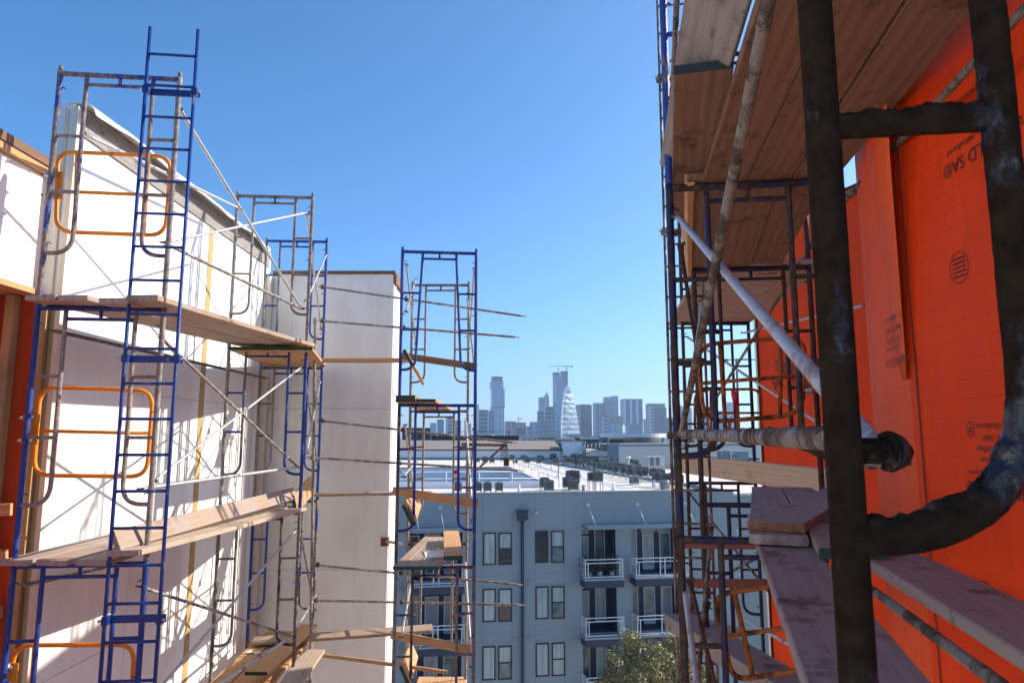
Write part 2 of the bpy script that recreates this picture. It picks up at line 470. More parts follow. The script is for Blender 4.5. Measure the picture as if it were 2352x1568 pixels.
def tag(o, label=None, cat=None, group=None, kind=None):
    if label: o['label'] = label
    if cat: o['category'] = cat
    if group: o['group'] = group
    if kind: o['kind'] = kind
    return o
def thing(name, label, cat, loc, group=None):
    o = bpy.data.objects.new(name, None)
    o.empty_display_size = .2
    col.objects.link(o); o.location = Vector(loc)
    return tag(o, label, cat, group)
def copy_tree(o, parent=None, delta=None):
    c = o.copy(); col.objects.link(c)
    if parent is not None: c.parent = parent
    if delta is not None: c.location = o.location + Vector(delta)
    for ch in o.children: copy_tree(ch, c)
    return c
def arc(c, r, a0, a1, ax, ay, n=7):
    c = Vector(c); ax = Vector(ax); ay = Vector(ay)
    return [c + ax * (r * math.cos(a0 + (a1 - a0) * i / n)) + ay * (r * math.sin(a0 + (a1 - a0) * i / n)) for i in range(n + 1)]
def rounded(pts, r, n=6, closed=False, lim=.49):
    """polyline with its inner corners rounded"""
    pts = [Vector(p) for p in pts]; out = []
    m = len(pts)
    rng = range(m) if closed else range(1, m - 1)
    if not closed: out.append(pts[0])
    for i in rng:
        a, b, c = pts[i - 1], pts[i], pts[(i + 1) % m]
        d0 = (a - b); d1 = (c - b); k = min(r, d0.length * lim, d1.length * lim)
        p = b + d0.normalized() * k; q = b + d1.normalized() * k
        for j in range(n + 1):
            t = j / n
            out.append(p * (1 - t) ** 2 + b * 2 * t * (1 - t) + q * t * t)
    if closed: out.append(out[0].copy())
    else: out.append(pts[-1])
    return out

# ------------------------------------------------------------------ scaffold frames, braces, planks
FH = 1.93
def frame(left, right, ztop, label, group, mats, splay=0.0, lump=0.0, r=.0212, seg=None, n=10, lump_up=0.0, spigot=True, rl=.0168, off=.205, bend=.15, blow=0.0, leg_lump=None):
    """one welded walk-through frame: posts, header, inner header, bent legs, rungs"""
    l = Vector((left[0], left[1], 0)); rr = Vector((right[0], right[1], 0))
    d = (rr - l); W = d.length; d.normalize()
    zb = ztop - FH
    nrm = Vector((d.y, -d.x, 0))
    t = thing('scaffolding', label, 'scaffold frame', (l.x, l.y, zb), group)
    def at(s, z): return l + d * s + Vector((0, 0, z))
    mp, ml, mh, mr = mats
    for s, sg in ((0, 1), (W, -1)):
        m = MB().tube([at(s, zb + .002), at(s, ztop - .002)], r, n, lump, seg)
        if spigot: m.tube([at(s, ztop), at(s, ztop + .04)], r * .8, n)
        for dz in (.14, .82, 1.43):
            q = at(s, ztop - dz)
            m.tube([q, q + d * sg * .035, q + d * sg * .05 + Vector((0, 0, -.012))], .0055, 6)
        m.build('post', mp[0 if sg > 0 else 1], t)
        e = sg * off
        top = at(s + e + sg * splay, ztop - .021)
        low = at(s + e, ztop - 1.30)
        c1 = at(s + e, ztop - 1.40); c2 = at(s + e * .75, ztop - 1.515)
        path = rounded([top, at(s + e, ztop - 1.515 - blow), at(s, ztop - 1.515 - blow)], bend, 12, lim=.93)
        MB().tube(path, rl, n, leg_lump or lump * .8, seg, lump_up=lump_up).build('leg', ml[0 if sg > 0 else 1], t)
        for dz in (.55, 1.015):
            k = 1 - dz / 1.4
            MB().tube([at(s + sg * r * .7, ztop - dz), at(s + e + sg * splay * k, ztop - dz)], rl * .82, n, lump * .8, seg, lump_up=lump_up * .7).build('rung', mr, t)
    MB().tube([at(r * .7, ztop - .021), at(W - r * .7, ztop - .021)], r * .97, n, lump * .7, seg, lump_up=lump_up).build('header', mh, t)
    m = MB().tube([at(off + splay, ztop - .105), at(W - off - splay, ztop - .105)], rl * .85, n, lump * .6, seg)
    m.tube([at(W / 2, ztop - .104), at(W / 2, ztop - .022)], rl * .8, n)
    m.build('inner_header', mh, t)
    return t
def brace(p, q, label, mat='galv', r=.0135, group=None, lump=0.0, seg=None, name='cross_brace', n=8, studs=True, clamps=(), lump_up=0.0):
    p = Vector(p); q = Vector(q)
    t = thing(name, label, 'brace' if 'brace' in name else 'tube', p.lerp(q, .5), group)
    T = (q - p).normalized()
    pts = [p, p + T * .07, p + T * .09, q - T * .09, q - T * .07, q]
    if seg:
        m_ = max(2, int((q - p).length / seg))
        pts = [p, p + T * .07] + [(p + T * .09).lerp(q - T * .09, i / m_) for i in range(m_ + 1)] + [q - T * .07, q]
    MB().tube(pts, r, n, lump, flat_ends=.08, lump_up=lump_up).build('tube', mat, t)
    for k in clamps:
        c = p.lerp(q, k)
        m = MB().tube([c - T * .022, c + T * .022], r * 1.7, 10)
        m.tube([c + Vector((0, .03, -.025)), c + Vector((0, .03, .025))], r * 1.7, 10)
        m.tube([c + Vector((0, -.012, .022)), c + Vector((0, -.012, .05))], .008, 6)
        m.build('clamp', 'iron', t)
    if studs:
        side = T.cross(Vector((0, 0, 1))).normalized()
        for e in (p, q):
            m = MB()
            m.tube([e - side * .028, e + side * .028], .007, 6)
            m.tube([e + side * .018, e + side * .03], .013, 6)
            m.build('pin', 'iron', t)
    return t
def plank(p0, p1, label, mat='pine', end=None, wd=.235, th=.04, up=(0, 0, 1), group=None, bow=.006, name='scaffold_plank', n=10):
    plank.k += 1
    p0 = Vector(p0); p1 = Vector(p1)
    o = MB().plank(p0, p1, wd, th, up, plank.k, bow, n).build(name, [mat, end or mat], origin=p0.lerp(p1, .5))
    return tag(o, label, 'plank', group)
plank.k = 0
def gate(pl, label, mat='orange', r=.017, rails=True, group='orange swing gates', clamp_at=None, v_t=(.16, .80), corner=.13):
    """swing gate: bent loop, two uprights, mid rail, hinge clamps; pl = TL,TR,BR,BL"""
    TL, TR, BR, BL = [Vector(p) for p in pl]
    t = thing('guard_gate', label, 'gate', BL, group)
    MB().tube(rounded([TL, TR, BR, BL], corner, 8, True), r, 10, cap=False).build('loop', mat, t)
    for k in v_t:
        MB().tube([TL.lerp(TR, k), BL.lerp(BR, k)], r * .95, 10).build('upright', mat, t)
    MB().tube([TL.lerp(BL, .5), TR.lerp(BR, .5)], r * .85, 10).build('mid_rail', mat, t)
    if clamp_at is not None:
        ca = Vector(clamp_at)
        ax = (TR - TL).normalized(); up = (TL - BL).normalized()
        MB().box(ca + ax * .055, ax * .03, up * .115, ax.cross(up) * .004).build('hinge_plate', mat, t)
        for sg in (-1, 1):
            c = ca + up * .085 * sg
            m = MB()
            m.tube([c - up * .025, c + up * .025], .033, 10)
            m.tube([c - ax * .05, c + ax * .05], .018, 8)
            m.tube([c + ax.cross(up) * .05 - ax * .03, c - ax.cross(up) * .05 - ax * .03], .011, 6)
            cl = m.build('clamp', 'zinc', t)
            MB().tube([c - ax * .075, c - ax * .03], .009, 6).build('bolt', 'iron', cl)
    return t
def ladder(bl, br, ztop, zbot, step, label, mat, r=.0135, z_first=None, brackets=(), bmat=None):
    bl = Vector((bl[0], bl[1], 0)); br = Vector((br[0], br[1], 0))
    d = (br - bl).normalized(); W = (br - bl).length
    t = thing('scaffold_ladder', label, 'ladder', (bl.x, bl.y, zbot))
    for s in (0, W):
        m = MB().tube([bl + d * s + Vector((0, 0, zbot)), bl + d * s + Vector((0, 0, ztop))], r, 10)
        m.build('rail', mat, t)
    z = (z_first if z_first is not None else ztop - .25)
    while z > zbot + .05:
        MB().tube([bl + d * r * .6 + Vector((0, 0, z)), bl + d * (W - r * .6) + Vector((0, 0, z))], r * .85, 8).build('rung', mat, t)
        z -= step
    nrm = Vector((-d.y, d.x, 0))
    for zb in brackets:
        m = MB()
        c = bl + d * (W / 2) + Vector((0, 0, zb))
        m.box(c + nrm * .05 , d * (W / 2 + .03), nrm * .005, Vector((0, 0, .027)))
        for s in (0, W):
            q = bl + d * s + Vector((0, 0, zb))
            m.box(q + nrm * .02, d * .021, nrm * .03, Vector((0, 0, .03)))
        b = m.build('bracket', bmat or mat, t)
        for s in (0, W):
            q = bl + d * s + Vector((0, 0, zb))
            sg = -1 if s == 0 else 1
            MB().tube([q + d * sg * .02, q + d * sg * .045], .011, 6).build('bolt', 'zinc', b)
    return t
# ------------------------------------------------------------------ ground
g = MB()
g.add([(-9000, -60, GZ), (9000, -60, GZ), (9000, 14000, GZ), (-9000, 14000, GZ)], [(0, 1, 2, 3)])
tag(g.build('ground', 'land'), kind='structure')
g = MB().add([(-40, -30, GZ + .02), (60, -30, GZ + .02), (60, 39, GZ + .02), (-40, 39, GZ + .02)], [(0, 1, 2, 3)])
tag(g.build('courtyard_paving', 'asphalt'), kind='structure')

# ------------------------------------------------------------------ white building on the left
WX, Y1, Y2 = -3.80, 5.77, 10.70
lb = thing('unfinished_white_building', 'unfinished building clad in bare white boards, sunlit wing and shaded end block behind the scaffolds', 'building', (WX, Y1, GZ))
def part(mb, name, mat, parent=lb, label=None):
    o = mb.build(name, mat, parent)
    if label: o['label'] = label
    return o
part(MB().aabb(-4.02, WX - .03, Y1 + .03, Y2, GZ, 2.86).aabb(-4.6, -1.90, Y2 + .03, 11.47, GZ, 2.53), 'wall_core', 'stud')
ys = [(Y1 + .045, 7.160), (7.167, 8.475), (8.605, 9.195), (9.202, 10.69)]
zs = [(2.88, .452), (.446, -1.948), (-1.954, -4.4), (-4.41, GZ)]
for (a, b) in ys:
    for (t, u) in zs:
        part(MB().aabb(WX - .028, WX, a, b, u, t), 'white_panel', 'white')
part(MB().aabb(WX - .028, WX + .006, 8.478, 8.602, GZ, 2.70), 'furring_strip', 'stud')
FX0, FX1 = WX, -1.86
for (a, b) in ((FX0 + .004, -3.42), (-3.416, FX1 - .03)):
    for (t, u) in ((2.55, .452), (.446, -1.928), (-1.934, -4.4), (-4.41, GZ)):
        part(MB().aabb(a, b, Y2, Y2 + .028, u, t), 'shaded_panel', 'offwhite')
part(MB().aabb(-1.898, FX1, Y2 + .03, 11.45, GZ, 2.55), 'sunlit_end_panel', 'white')
part(MB().aabb(FX1 - .03, FX1 + .012, Y2 - .012, Y2 + .028, GZ, 2.54).aabb(FX1 + .002, FX1 + .02, Y2 + .10, Y2 + .16, GZ, 2.54), 'corner_trim', 'membrane')
part(MB().aabb(FX0 + .05, FX1 + .03, Y2 - .03, 11.5, 2.552, 2.60).aabb(FX1 + .004, FX1 + .05, Y2 - .03, 11.5, 2.40, 2.548), 'parapet_board', 'brown')
part(MB().aabb(WX + .002, WX + .06, 10.55, Y2 - .035, GZ, 2.5), 'inner_corner_trim', 'trim')
# top of the sunlit wing: brown board under a curled white membrane
part(MB().aabb(WX - .03, WX + .02, Y1 + .05, 10.6, 2.64, 2.885), 'parapet_board', 'grey')
m = MB()
ny, npf = 46, 7
vs = []
for i in range(ny + 1):
    y = Y1 + .02 + (10.4 - Y1) * i / ny
    wv = noise.noise(Vector((y * 1.3, 1, 2))) * .05 + noise.noise(Vector((y * 4.0, 3, 2))) * .012
    out = .15 * (1 if y < 8.9 else max(.15, 1 - (y - 8.9) / 1.6)) + wv
    pr = [(-.21, .0), (-.12, .022), (-.02, .03), (.05, .028 + wv * .2), (.05 + out * .3, .016 + wv * .3), (.07 + out * .42, -.012 + wv * .5), (.08 + out * .55, -.065 + wv * 1.2)]
    vs += [(WX + a, y, 2.90 + b) for a, b in pr]
fs = [(i * npf + k, i * npf + k + 1, (i + 1) * npf + k + 1, (i + 1) * npf + k) for i in range(ny) for k in range(npf - 1)]
o = part(m.add(vs, fs, 0, True), 'roof_membrane', 'membrane')
sm = o.modifiers.new('thick', 'SOLIDIFY'); sm.thickness = .006
# corner return and its cream trims
part(MB().aabb(-3.995, WX - .035, Y1, Y1 + .028, 1.20, 2.90), 'corner_panel', 'offwhite')
part(MB().aabb(WX - .034, WX + .008, Y1 - .012, Y1 + .04, GZ, 2.88).aabb(WX - .10, WX - .075, Y1 - .02, Y1 - .002, 1.2, 2.86), 'corner_trim', 'trim')
part(MB().aabb(-3.995, WX - .036, Y1 + .002, Y1 + .028, GZ, 1.17), 'corner_board', 'stud')
# recessed part on the far left: pink boards over an open, orange-lined storey
PXW = -4.0
part(MB().aabb(PXW - .2, PXW - .03, 1.0, Y1 - .01, 1.26, 2.34), 'recess_core', 'stud')
for (a, b) in ((1.0, 2.9), (2.906, 5.755)):
    part(MB().aabb(PXW - .03, PXW, a, b, 1.72, 2.22), 'pink_panel', 'pink')
    part(MB().aabb(PXW - .03, PXW, a, b, 1.24, 1.716), 'pink_panel', 'pink')
for (a, b) in ((-14.0, -11.0), (-10.99, -8.0), (-7.99, -5.0), (-4.99, -2.0), (-1.99, .995)):  # unseen white wall behind the camera, added to bounce sunlight
    for (t, u) in ((2.34, -.06), (-.066, -2.46), (-2.466, -7.0), (-7.006, -13.0), (-13.006, GZ)):
        part(MB().aabb(PXW - .03, PXW, a, b, u, t), 'white_panel', 'white')
m = MB()
for i in range(70):
    y = 3.3 + 2.4 * rnd.random(); z = 1.27 + .9 * rnd.random()
    if i < 46:
        y = 3.5 + .2 * (i % 11) + rnd.uniform(-.02, .02); z = (1.29, 1.67, 1.76, 2.17)[i // 12 if i // 12 < 4 else 3] + rnd.uniform(-.015, .015)
    m.tube([(PXW + .0005, y, z), (PXW + .003, y, z)], .0055, 6)
part(m, 'nail_heads', 'iron')
part(MB().aabb(PXW - .05, PXW + .05, 1.0, Y1 - .015, 2.225, 2.285), 'eave_board', 'fresh')
part(MB().aabb(PXW - .4, PXW + .065, 1.0, Y1 - .015, 2.287, 2.36), 'eave_cap', 'brown')
part(MB().aabb(-5.6, PXW + .02, 1.0, Y1 - .005, 1.19, 1.237), 'soffit', 'fresh')
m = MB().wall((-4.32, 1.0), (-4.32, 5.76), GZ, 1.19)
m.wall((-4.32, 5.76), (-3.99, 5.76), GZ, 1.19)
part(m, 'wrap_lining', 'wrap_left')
for y in (5.05, 4.5):
    part(MB().box((-4.24, y, -9.4), (.07, 0, 0), (0, .02, 0), (0, 0, 10.58)), 'stud', 'stud')
part(MB().box((-4.165, 5.715, -9.4), (.036, 0, 0), (0, .04, 0), (0, 0, 10.58)), 'stud', 'stud')
part(MB().box((-3.93, 5.735, -9.4), (.05, 0, 0), (0, .018, 0), (0, 0, 10.58)), 'stud', 'stud')
for (z, c) in ((-.57, .012), (-.93, .02), (-1.36, .03)):
    a, b = Vector((-4.45, 5.655, z - c)), Vector((-3.97, 5.655, z + c))
    part(MB().plank(a, b, .095, .03, (0, 1, 0), int(z * 10)), 'blocking', 'fresh')

# ------------------------------------------------------------------ scaffold along the white wall
def mt(a, b=None, h=None, r=None, l2=None):
    b = b or a
    return ((a, b), (a, l2 or b), h or a, r or a)
GL = 'scaffold frames along the white wall'
s1l, s1r = P(140, 160, 5.3), P(413, 181, 5.4)
L1 = [frame(s1l, s1r, z, lab, GL, mm, lump=.0016, seg=.05) for z, lab, mm in (
    (2.95, 'top lift frame on the left by the tall blue ladder, highest of its stack, mud-streaked', (('blue_mud', 'mud'), ('blue_mud', 'blue_mud'), 'blue_mud', 'mud')),
    (1.02, 'middle lift frame behind the tall blue ladder, under the upper plank deck', (('blue', 'mud'), ('mud', 'mud'), 'blue', 'mud')),
    (-.91, 'bottom lift frame behind the tall blue ladder, blue posts under the lower plank deck', (('blue', 'blue'), ('blue', 'blue'), 'blue', 'blue')))]
s2l, s2r = P(546, 446, 8.38), P(718, 452, 8.45)
for z, lab, mm in (
    (3.02, 'brown mud-caked frame halfway along the white wall, standing above the upper deck', mt('mud', 'rust', 'rust', 'mud')),
    (1.09, 'blue frame halfway along the white wall, between the upper and lower decks', (('mud', 'blue'), ('blue_mud', 'blue'), 'blue', 'blue')),
    (-.84, 'rusty dark frame halfway along the white wall, below the lower deck', (('rust', 'rust'), ('mud', 'navy_mud'), 'navy_mud', 'rust'))):
    frame(s2l, s2r, z, lab, GL, mm, lump=.0018, seg=.06)
s3l, s3r = P(613, 551, 10.25), P(751, 553, 10.3)
for z, lab, mm in (
    (2.98, 'clean blue frame at the inner corner of the white walls, topmost of its stack', (('mud', 'blue'), ('blue_mud', 'blue'), 'blue', 'blue')),
    (1.05, 'blue and rust frame at the inner white corner, just under the orange-lit deck', mt('mud', 'blue', 'navy_mud', 'blue_mud')),
    (-.88, 'bare blue frame at the inner white corner, third lift from the top', mt('blue', 'blue_mud', 'blue', 'blue')),
    (-2.81, 'lowest visible frame at the inner corner of the white walls, under the triangular deck', mt('blue_mud', 'mud', 'navy_mud', 'mud'))):
    frame(s3l, s3r, z, lab, GL, mm, lump=.001, seg=.08, n=8)
# tall blue access ladder clamped in front of the nearest frames
ll, lr = P(327, 300, 5.14), P(440, 300, 5.18)
z1 = P(340, 62, 5.14).z
zb_ = [P(385, v, 5.16).z for v in (207, 823, 1424)]
ladder(ll, lr, z1, -3.2, .2605, 'tall blue scaffold ladder standing upright in front of the white wall', 'ladder_blue',
       z_first=P(395, 127, 5.16).z, brackets=zb_)
# orange swing gates
gate([P(133, 348, 5.38), P(394, 360, 5.46), P(379, 541, 5.46), P(128, 532, 5.38)], 'orange swing gate on the top lift, open beside the tall blue ladder',
     clamp_at=P(118, 425, 5.36), v_t=(.17, .80))
gate([P(93, 889, 5.46), P(352, 897, 5.50), P(337, 1094, 5.50), P(76, 1091, 5.46)], 'orange swing gate between the two plank decks behind the blue ladder',
     clamp_at=P(63, 985, 5.36), v_t=(.17, .80))
gate([P(33, 1481, 5.46), P(310, 1479, 5.50), P(295, 1690, 5.50), P(15, 1690, 5.46)], 'lowest orange swing gate, cut by the bottom edge of the picture',
     clamp_at=P(12, 1560, 5.36), v_t=(.17, .80))
# braces between the first and second stacks
GB = 'cross braces along the white wall'
for a, b, mat, lab, r in (
    ((413, 251, 5.42), (692, 708, 8.44), 'galv', 'steep brace against the sky, from the ladder stack top down to the brown frame', .0135),
    ((378, 557, 5.42), (706, 488, 8.44), 'galv', 'pale brace rising across the brown top frame, crossing the steep one', .0135),
    ((374, 556, 5.45), (694, 710, 8.46), 'galv_mud', 'muddy guard rail tube sloping down from under the upper orange gate', .0165),
    ((190, 306, 5.42), (553, 481, 8.42), 'galv', 'pale rail tube running close under the curled white roof membrane', .0165),
    ((370, 775, 5.42), (686, 1074, 8.44), 'galv_mud', 'diagonal brace falling to the right between the two decks', .0135),
    ((352, 1104, 5.42), (692, 843, 8.44), 'galv', 'diagonal brace rising to the right between the two decks', .0135),
    ((322, 1122, 5.45), (686, 1072, 8.46), 'galv', 'bright galvanised guard tube just above the lower deck', .017),
    ((320, 1346, 5.42), (672, 1460, 8.44), 'galv_mud', 'brace falling to the right below the lower deck', .0135),
    ((245, 1720, 5.42), (681, 1215, 8.44), 'galv', 'long grey brace rising from the bottom edge to the rusty frame', .0135),
    ((440, 1612, 6.6), (672, 1459, 8.46), 'galv', 'short bright tube rising over the triangular deck at the bottom', .017),
    ((750, 584, 10.2), (704, 690, 8.5), 'galv', 'short brace from the blue corner frame down to the brown frame above the upper deck', .0125),
    ((705, 492, 8.5), (738, 757, 10.2), 'galv', 'thin steep brace on the sky side between brown and blue corner frames', .0125),
    ((735, 875, 10.2), (704, 1040, 8.5), 'galv', 'short pale brace at the corner below the upper deck, leaning left', .0125),
    ((698, 845, 8.5), (728, 1060, 10.2), 'galv_mud', 'short muddy brace at the corner below the upper deck, leaning right', .0125),
    ((690, 1220, 8.5), (722, 1400, 10.2), 'galv_mud', 'short muddy brace at the corner below the lower deck', .0125),
    ((671, 1459, 8.5), (728, 1364, 10.2), 'galv', 'short bright tube at the corner just above the bottom boards', .015)):
    brace(P(*a), P(*b), lab, mat, r, GB)
brace(P(112, 757, 5.36), P(614, 869, 10.2), 'dark mud-crusted tube lying along the white wall under the upper deck', 'rust', .018, 'loose tubes along the white wall', .003, .05, 'scaffold_tube', studs=False)
brace(P(40, 1347, 5.3), P(250, 1300, 6.6), 'old grey tube behind the lowest frame, near the left edge', 'galv_mud', .016, 'loose tubes along the white wall', .001, .1, 'scaffold_tube', studs=False)
brace(P(724, 730, 9.5), P(711, 1640, 9.5), 'muddy upright tube at the inner corner that the long rails are tied to', 'mud', .020, 'loose tubes along the white wall', .002, .06, 'scaffold_tube', studs=False)

# decks of the white wall scaffold
GP = 'planks of the white wall scaffold'
dk = lambda a, b, lab, mat='pine', end='grey', **k: plank(P(*a), P(*b), lab, mat, end, group=GP, **k)
dk((92, 683, 5.08), (585, 795, 8.75), 'leftmost board of the upper deck, its grey end overhanging at left')
dk((166, 684, 5.08), (628, 796, 8.75), 'second board from the left of the upper deck')
dk((262, 690, 5.12), (672, 797, 8.70), 'third board of the upper deck, with a dark end behind the ladder')
dk((326, 684, 5.05), (702, 793, 8.72), 'outer board of the upper deck, lit along its long edge', th=.045)
for i, (u, lab) in enumerate(((548, 'left'), (597, 'second'), (646, 'third'), (694, 'right'))):
    dk((u, 800, 8.15), (628 + i * 34, 838, 10.5), {'left': 'green-ended plank nearest the white wall on the upper corner deck', 'second': 'green-ended plank second from the wall on the upper corner deck',
        'third': 'green-ended plank third from the wall on the upper corner deck', 'right': 'green-ended plank on the sky side of the upper corner deck'}[lab], 'fresh', 'green_end')
dk((30, 1293, 5.18), (575, 1160, 8.6), 'leftmost board of the lower deck, pinkish and flat', 'pine')
dk((117, 1292, 5.18), (618, 1162, 8.6), 'second board of the lower deck with a sawn grey end')
dk((208, 1292, 5.18), (655, 1164, 8.6), 'third board of the lower deck, next to the ladder')
dk((282, 1270, 5.12), (682, 1168, 8.55), 'flat outer board of the lower deck with shadow stripes', 'pale')
dk((264, 1243, 5.14), (676, 1133, 8.55), 'toe board with a dark knot leaning along the lower deck', 'pine', up=(.88, -.2, .42), wd=.15)
dk((676, 1160, 8.45), (716, 1112, 10.1), 'board on edge with a green end at the far end of the lower deck', 'fresh', 'green_end', up=(.97, 0, .2))
for i, lab in enumerate(('nearest the wall', 'in the middle', 'on the outer side')):
    x0, x1 = -3.26 + i * .245, -3.40 + i * .245
    plank((x0, 7.6, -2.75), (x1, 10.45, -2.75), 'board of the bottom triangular deck, the one ' + lab, 'fresh', 'green_end', group=GP)
dk((588, 1546, 8.1), (708, 1436, 10.2), 'reddish board laid slantwise over the triangular deck', 'fresh', 'green_end', wd=.25)
dk((655, 1590, 7.9), (722, 1494, 8.9), 'pale scuffed board at the bottom edge in front of the rusty frame', 'pale', wd=.26)
dk((580, 1471, 9.75), (992, 1442, 9.95), 'wide board reaching right from the corner along the shaded wall, low down', 'pine', 'pine', wd=.30)
dk((684, 1497, 9.3), (1026, 1543, 8.95), 'bright board with a green end near the bottom, sloping to the right', 'fresh', 'green_end', wd=.16, up=(0, .3, 1))
dk((712, 827, 9.9), (945, 827, 9.9), 'orange-edged board along the shaded wall at upper deck height', 'fresh', 'pine', wd=.25)
dk((718, 1136, 9.95), (990, 1132, 9.95), 'flat board along the shaded wall at lower deck height', 'pine', 'pine', wd=.28)
# scraps of paper on the triangular deck
sc_ = MB()
for (u, v, a) in ((575, 1498, .3), (592, 1499, 1.2)):
    c = PZ(u, v, -2.722)
    sc_.add([c + Vector((math.cos(a + k * 1.57) * .06, math.sin(a + k * 1.57) * .06, .004 + .012 * (k % 2))) for k in range(4)], [(0, 1, 2, 3)])
o = tag(sc_.build('paper_scrap', 'paper', origin=PZ(583, 1498, -2.722)), 'crumpled white paper scraps on the bottom triangular deck', 'paper')
o.modifiers.new('thick', 'SOLIDIFY').thickness = .002

# ------------------------------------------------------------------ free scaffold tower at the corner of the end block
GM = 'frames of the scaffold tower at the wall corner'
m1l, m1r = P(925, 573, 8.55), P(1094, 580, 8.65)
zt = (m1l.z + m1r.z) / 2
m2l, m2r = P(948, 655, 10.5), P(1077, 655, 10.5)
for i, (lab, mm) in enumerate((
    ('front blue frame on top of the corner tower, outlined against the sky', mt('blue', 'blue', 'blue', 'blue')),
    ('front frame of the corner tower, second from the top, green-ended planks on its header', (('navy_mud', 'blue'), ('blue', 'blue'), 'blue', 'blue_mud')),
    ('front frame of the corner tower, third from the top, below the paper-strewn deck', (('mud', 'blue_mud'), ('navy_mud', 'blue_mud'), 'navy_mud', 'blue_mud')))):
    frame(m1l, m1r, zt - FH * i, lab, GM, mm, splay=.075 if i == 0 else 0.0, off=.18 if i == 0 else .2, lump=.0012, seg=.06)
for i, (lab, mm) in enumerate((
    ('rear brown frame at the top of the corner tower, seen through the blue one', mt('mud', 'mud', 'rust', 'mud')),
    ('rear brown frame of the corner tower at skyline height', mt('mud', 'mud', 'mud', 'mud')),
    ('rear frame of the corner tower in front of the grey facade', mt('mud', 'mud', 'navy_mud', 'mud')))):
    frame(m2l, m2r, zt - FH * i, lab, GM, mm, lump=.0014, seg=.08, n=8)
GB2 = 'braces of the corner tower'
for a, b, mat, lab, r in (
    ((933, 607, 8.6), (955, 790, 10.45), 'galv', 'steep brace on the left side of the top lift of the corner tower', .0125),
    ((932, 716, 8.6), (955, 640, 10.45), 'galv_mud', 'short brace at the left top of the corner tower, leaning right', .0125),
    ((1089, 616, 8.65), (1076, 800, 10.45), 'galv', 'steep brace on the right side of the top lift of the corner tower', .0125),
    ((1089, 838, 8.65), (1074, 688, 10.45), 'galv_mud', 'brace on the right side of the top lift, crossing the steep one', .0125),
    ((1070, 968, 10.4), (1086, 1193, 8.65), 'galv', 'bright brace on the right of the corner tower at skyline height', .0145),
    ((1075, 1150, 10.4), (1090, 985, 8.65), 'galv_mud', 'dull brace on the right of the corner tower at skyline height', .0125),
    ((1068, 1290, 10.4), (1084, 1530, 8.65), 'galv', 'bright brace on the right of the corner tower in front of the windows', .0145),
    ((930, 975, 8.6), (952, 1150, 10.4), 'galv', 'brace on the left of the corner tower beside the white corner strip', .0125),
    ((926, 1095, 8.6), (954, 1060, 10.4), 'galv', 'short bright brace at the left of the corner tower, above the roof terrace', .0145),
    ((944, 1340, 10.4), (922, 1462, 8.6), 'galv', 'bright brace on the left of the corner tower low down', .0145)):
    brace(P(*a), P(*b), lab, mat, r, GB2)
GR = 'long rail tubes in front of the shaded wall'
for a, b, mat, lab in (
    ((727, 657, 9.7), (1209, 727, 9.3), 'galv_mud', 'topmost long rail tube, its flattened tip against the sky'),
    ((727, 736, 9.7), (1196, 775, 9.3), 'galv_mud', 'second long rail tube from the top, pointing at the tall glass tower'),
    ((727, 965, 9.7), (1190, 1017, 9.3), 'galv_mud', 'long rail tube ending in front of the brown-roofed building'),
    ((703, 1050, 9.7), (1203, 1081, 9.3), 'galv_mud', 'long rail tube ending above the roof terrace'),
    ((715, 1296, 9.7), (1200, 1343, 9.2), 'galv_mud', 'muddy long rail tube across the upper grey windows'),
    ((712, 1378, 9.7), (1206, 1389, 9.2), 'galv_mud', 'lowest long rail tube, almost level, across the middle windows')):
    brace(P(*a), P(*b), lab, mat, .0155, GR, .001, .08, 'rail_tube', studs=False, clamps=(.03, .44))
GT = 'planks of the corner tower'
tk = lambda a, b, lab, mat='fresh', end='green_end', **k: plank(P(*a), P(*b), lab, mat, end, group=GT, **k)
zd = zt - FH + .022
xa = m1l.x
for i, lab in enumerate(('left green-ended plank lying on the second frame of the corner tower', 'right green-ended plank lying on the second frame of the corner tower')):
    x = xa + .11 + i * .245
    plank((x, 8.3, zd), (x - .02, 10.75, zd), lab, 'fresh', 'green_end', group=GT)
plank((xa + .115, 8.28, zd + .042), (xa + .09, 10.7, zd + .042), 'upper green-ended plank stacked on the left one of the corner tower', 'fresh', 'green_end', group=GT)
zd = zt - 2 * FH + .022
for i, lab in enumerate(('first board from the left', 'second board from the left', 'third board from the left', 'fourth board from the left')):
    x = xa + .065 + i * .135
    plank((x, 8.35, zd), (x + .06, 10.8, zd), lab + ' of the deck with white paper on the corner tower', 'pine', 'green_end', group=GT, wd=.132)
tk((1041, 1281, 8.3), (1036, 1222, 10.4), 'bright loose board lying higher on the right of the paper-strewn deck', wd=.22, th=.05)
c = P(999, 1262, 9.2); c.z = zd + .024
o = MB()
o.box(c, (.13, .02, 0), (-.05, .26, 0), (0, 0, .003))
for k in range(5):
    a = c + Vector((rnd.uniform(-.08, .1), rnd.uniform(.0, .25), .006)); d = Vector((rnd.uniform(-1, 1), rnd.uniform(-.5, .5), 0)).normalized()
    o.tube([a, a + d * .07 + Vector((0, 0, .012)), a + d * .14 + Vector((0, .03, .004))], .006, 6)
tag(o.build('paper_sheet', 'paper', origin=c), 'white paper sheet with torn strips lying on the corner tower deck', 'paper')
tk((919, 816, 9.2), (1094, 842, 8.75), 'narrow brown board on edge across the top lift of the corner tower', 'brown', 'brown', up=(0, -1, .1), wd=.085)
tk((938, 822, 8.4), (964, 868, 10.3), 'green-ended board leaning steeply inside the top lift of the corner tower', up=(.87, 0, .5))
tk((903, 1127, 9.2), (1098, 1157, 8.7), 'reddish board on edge across the corner tower above the grey facade', 'fresh', 'fresh', up=(0, -1, .1), wd=.11)
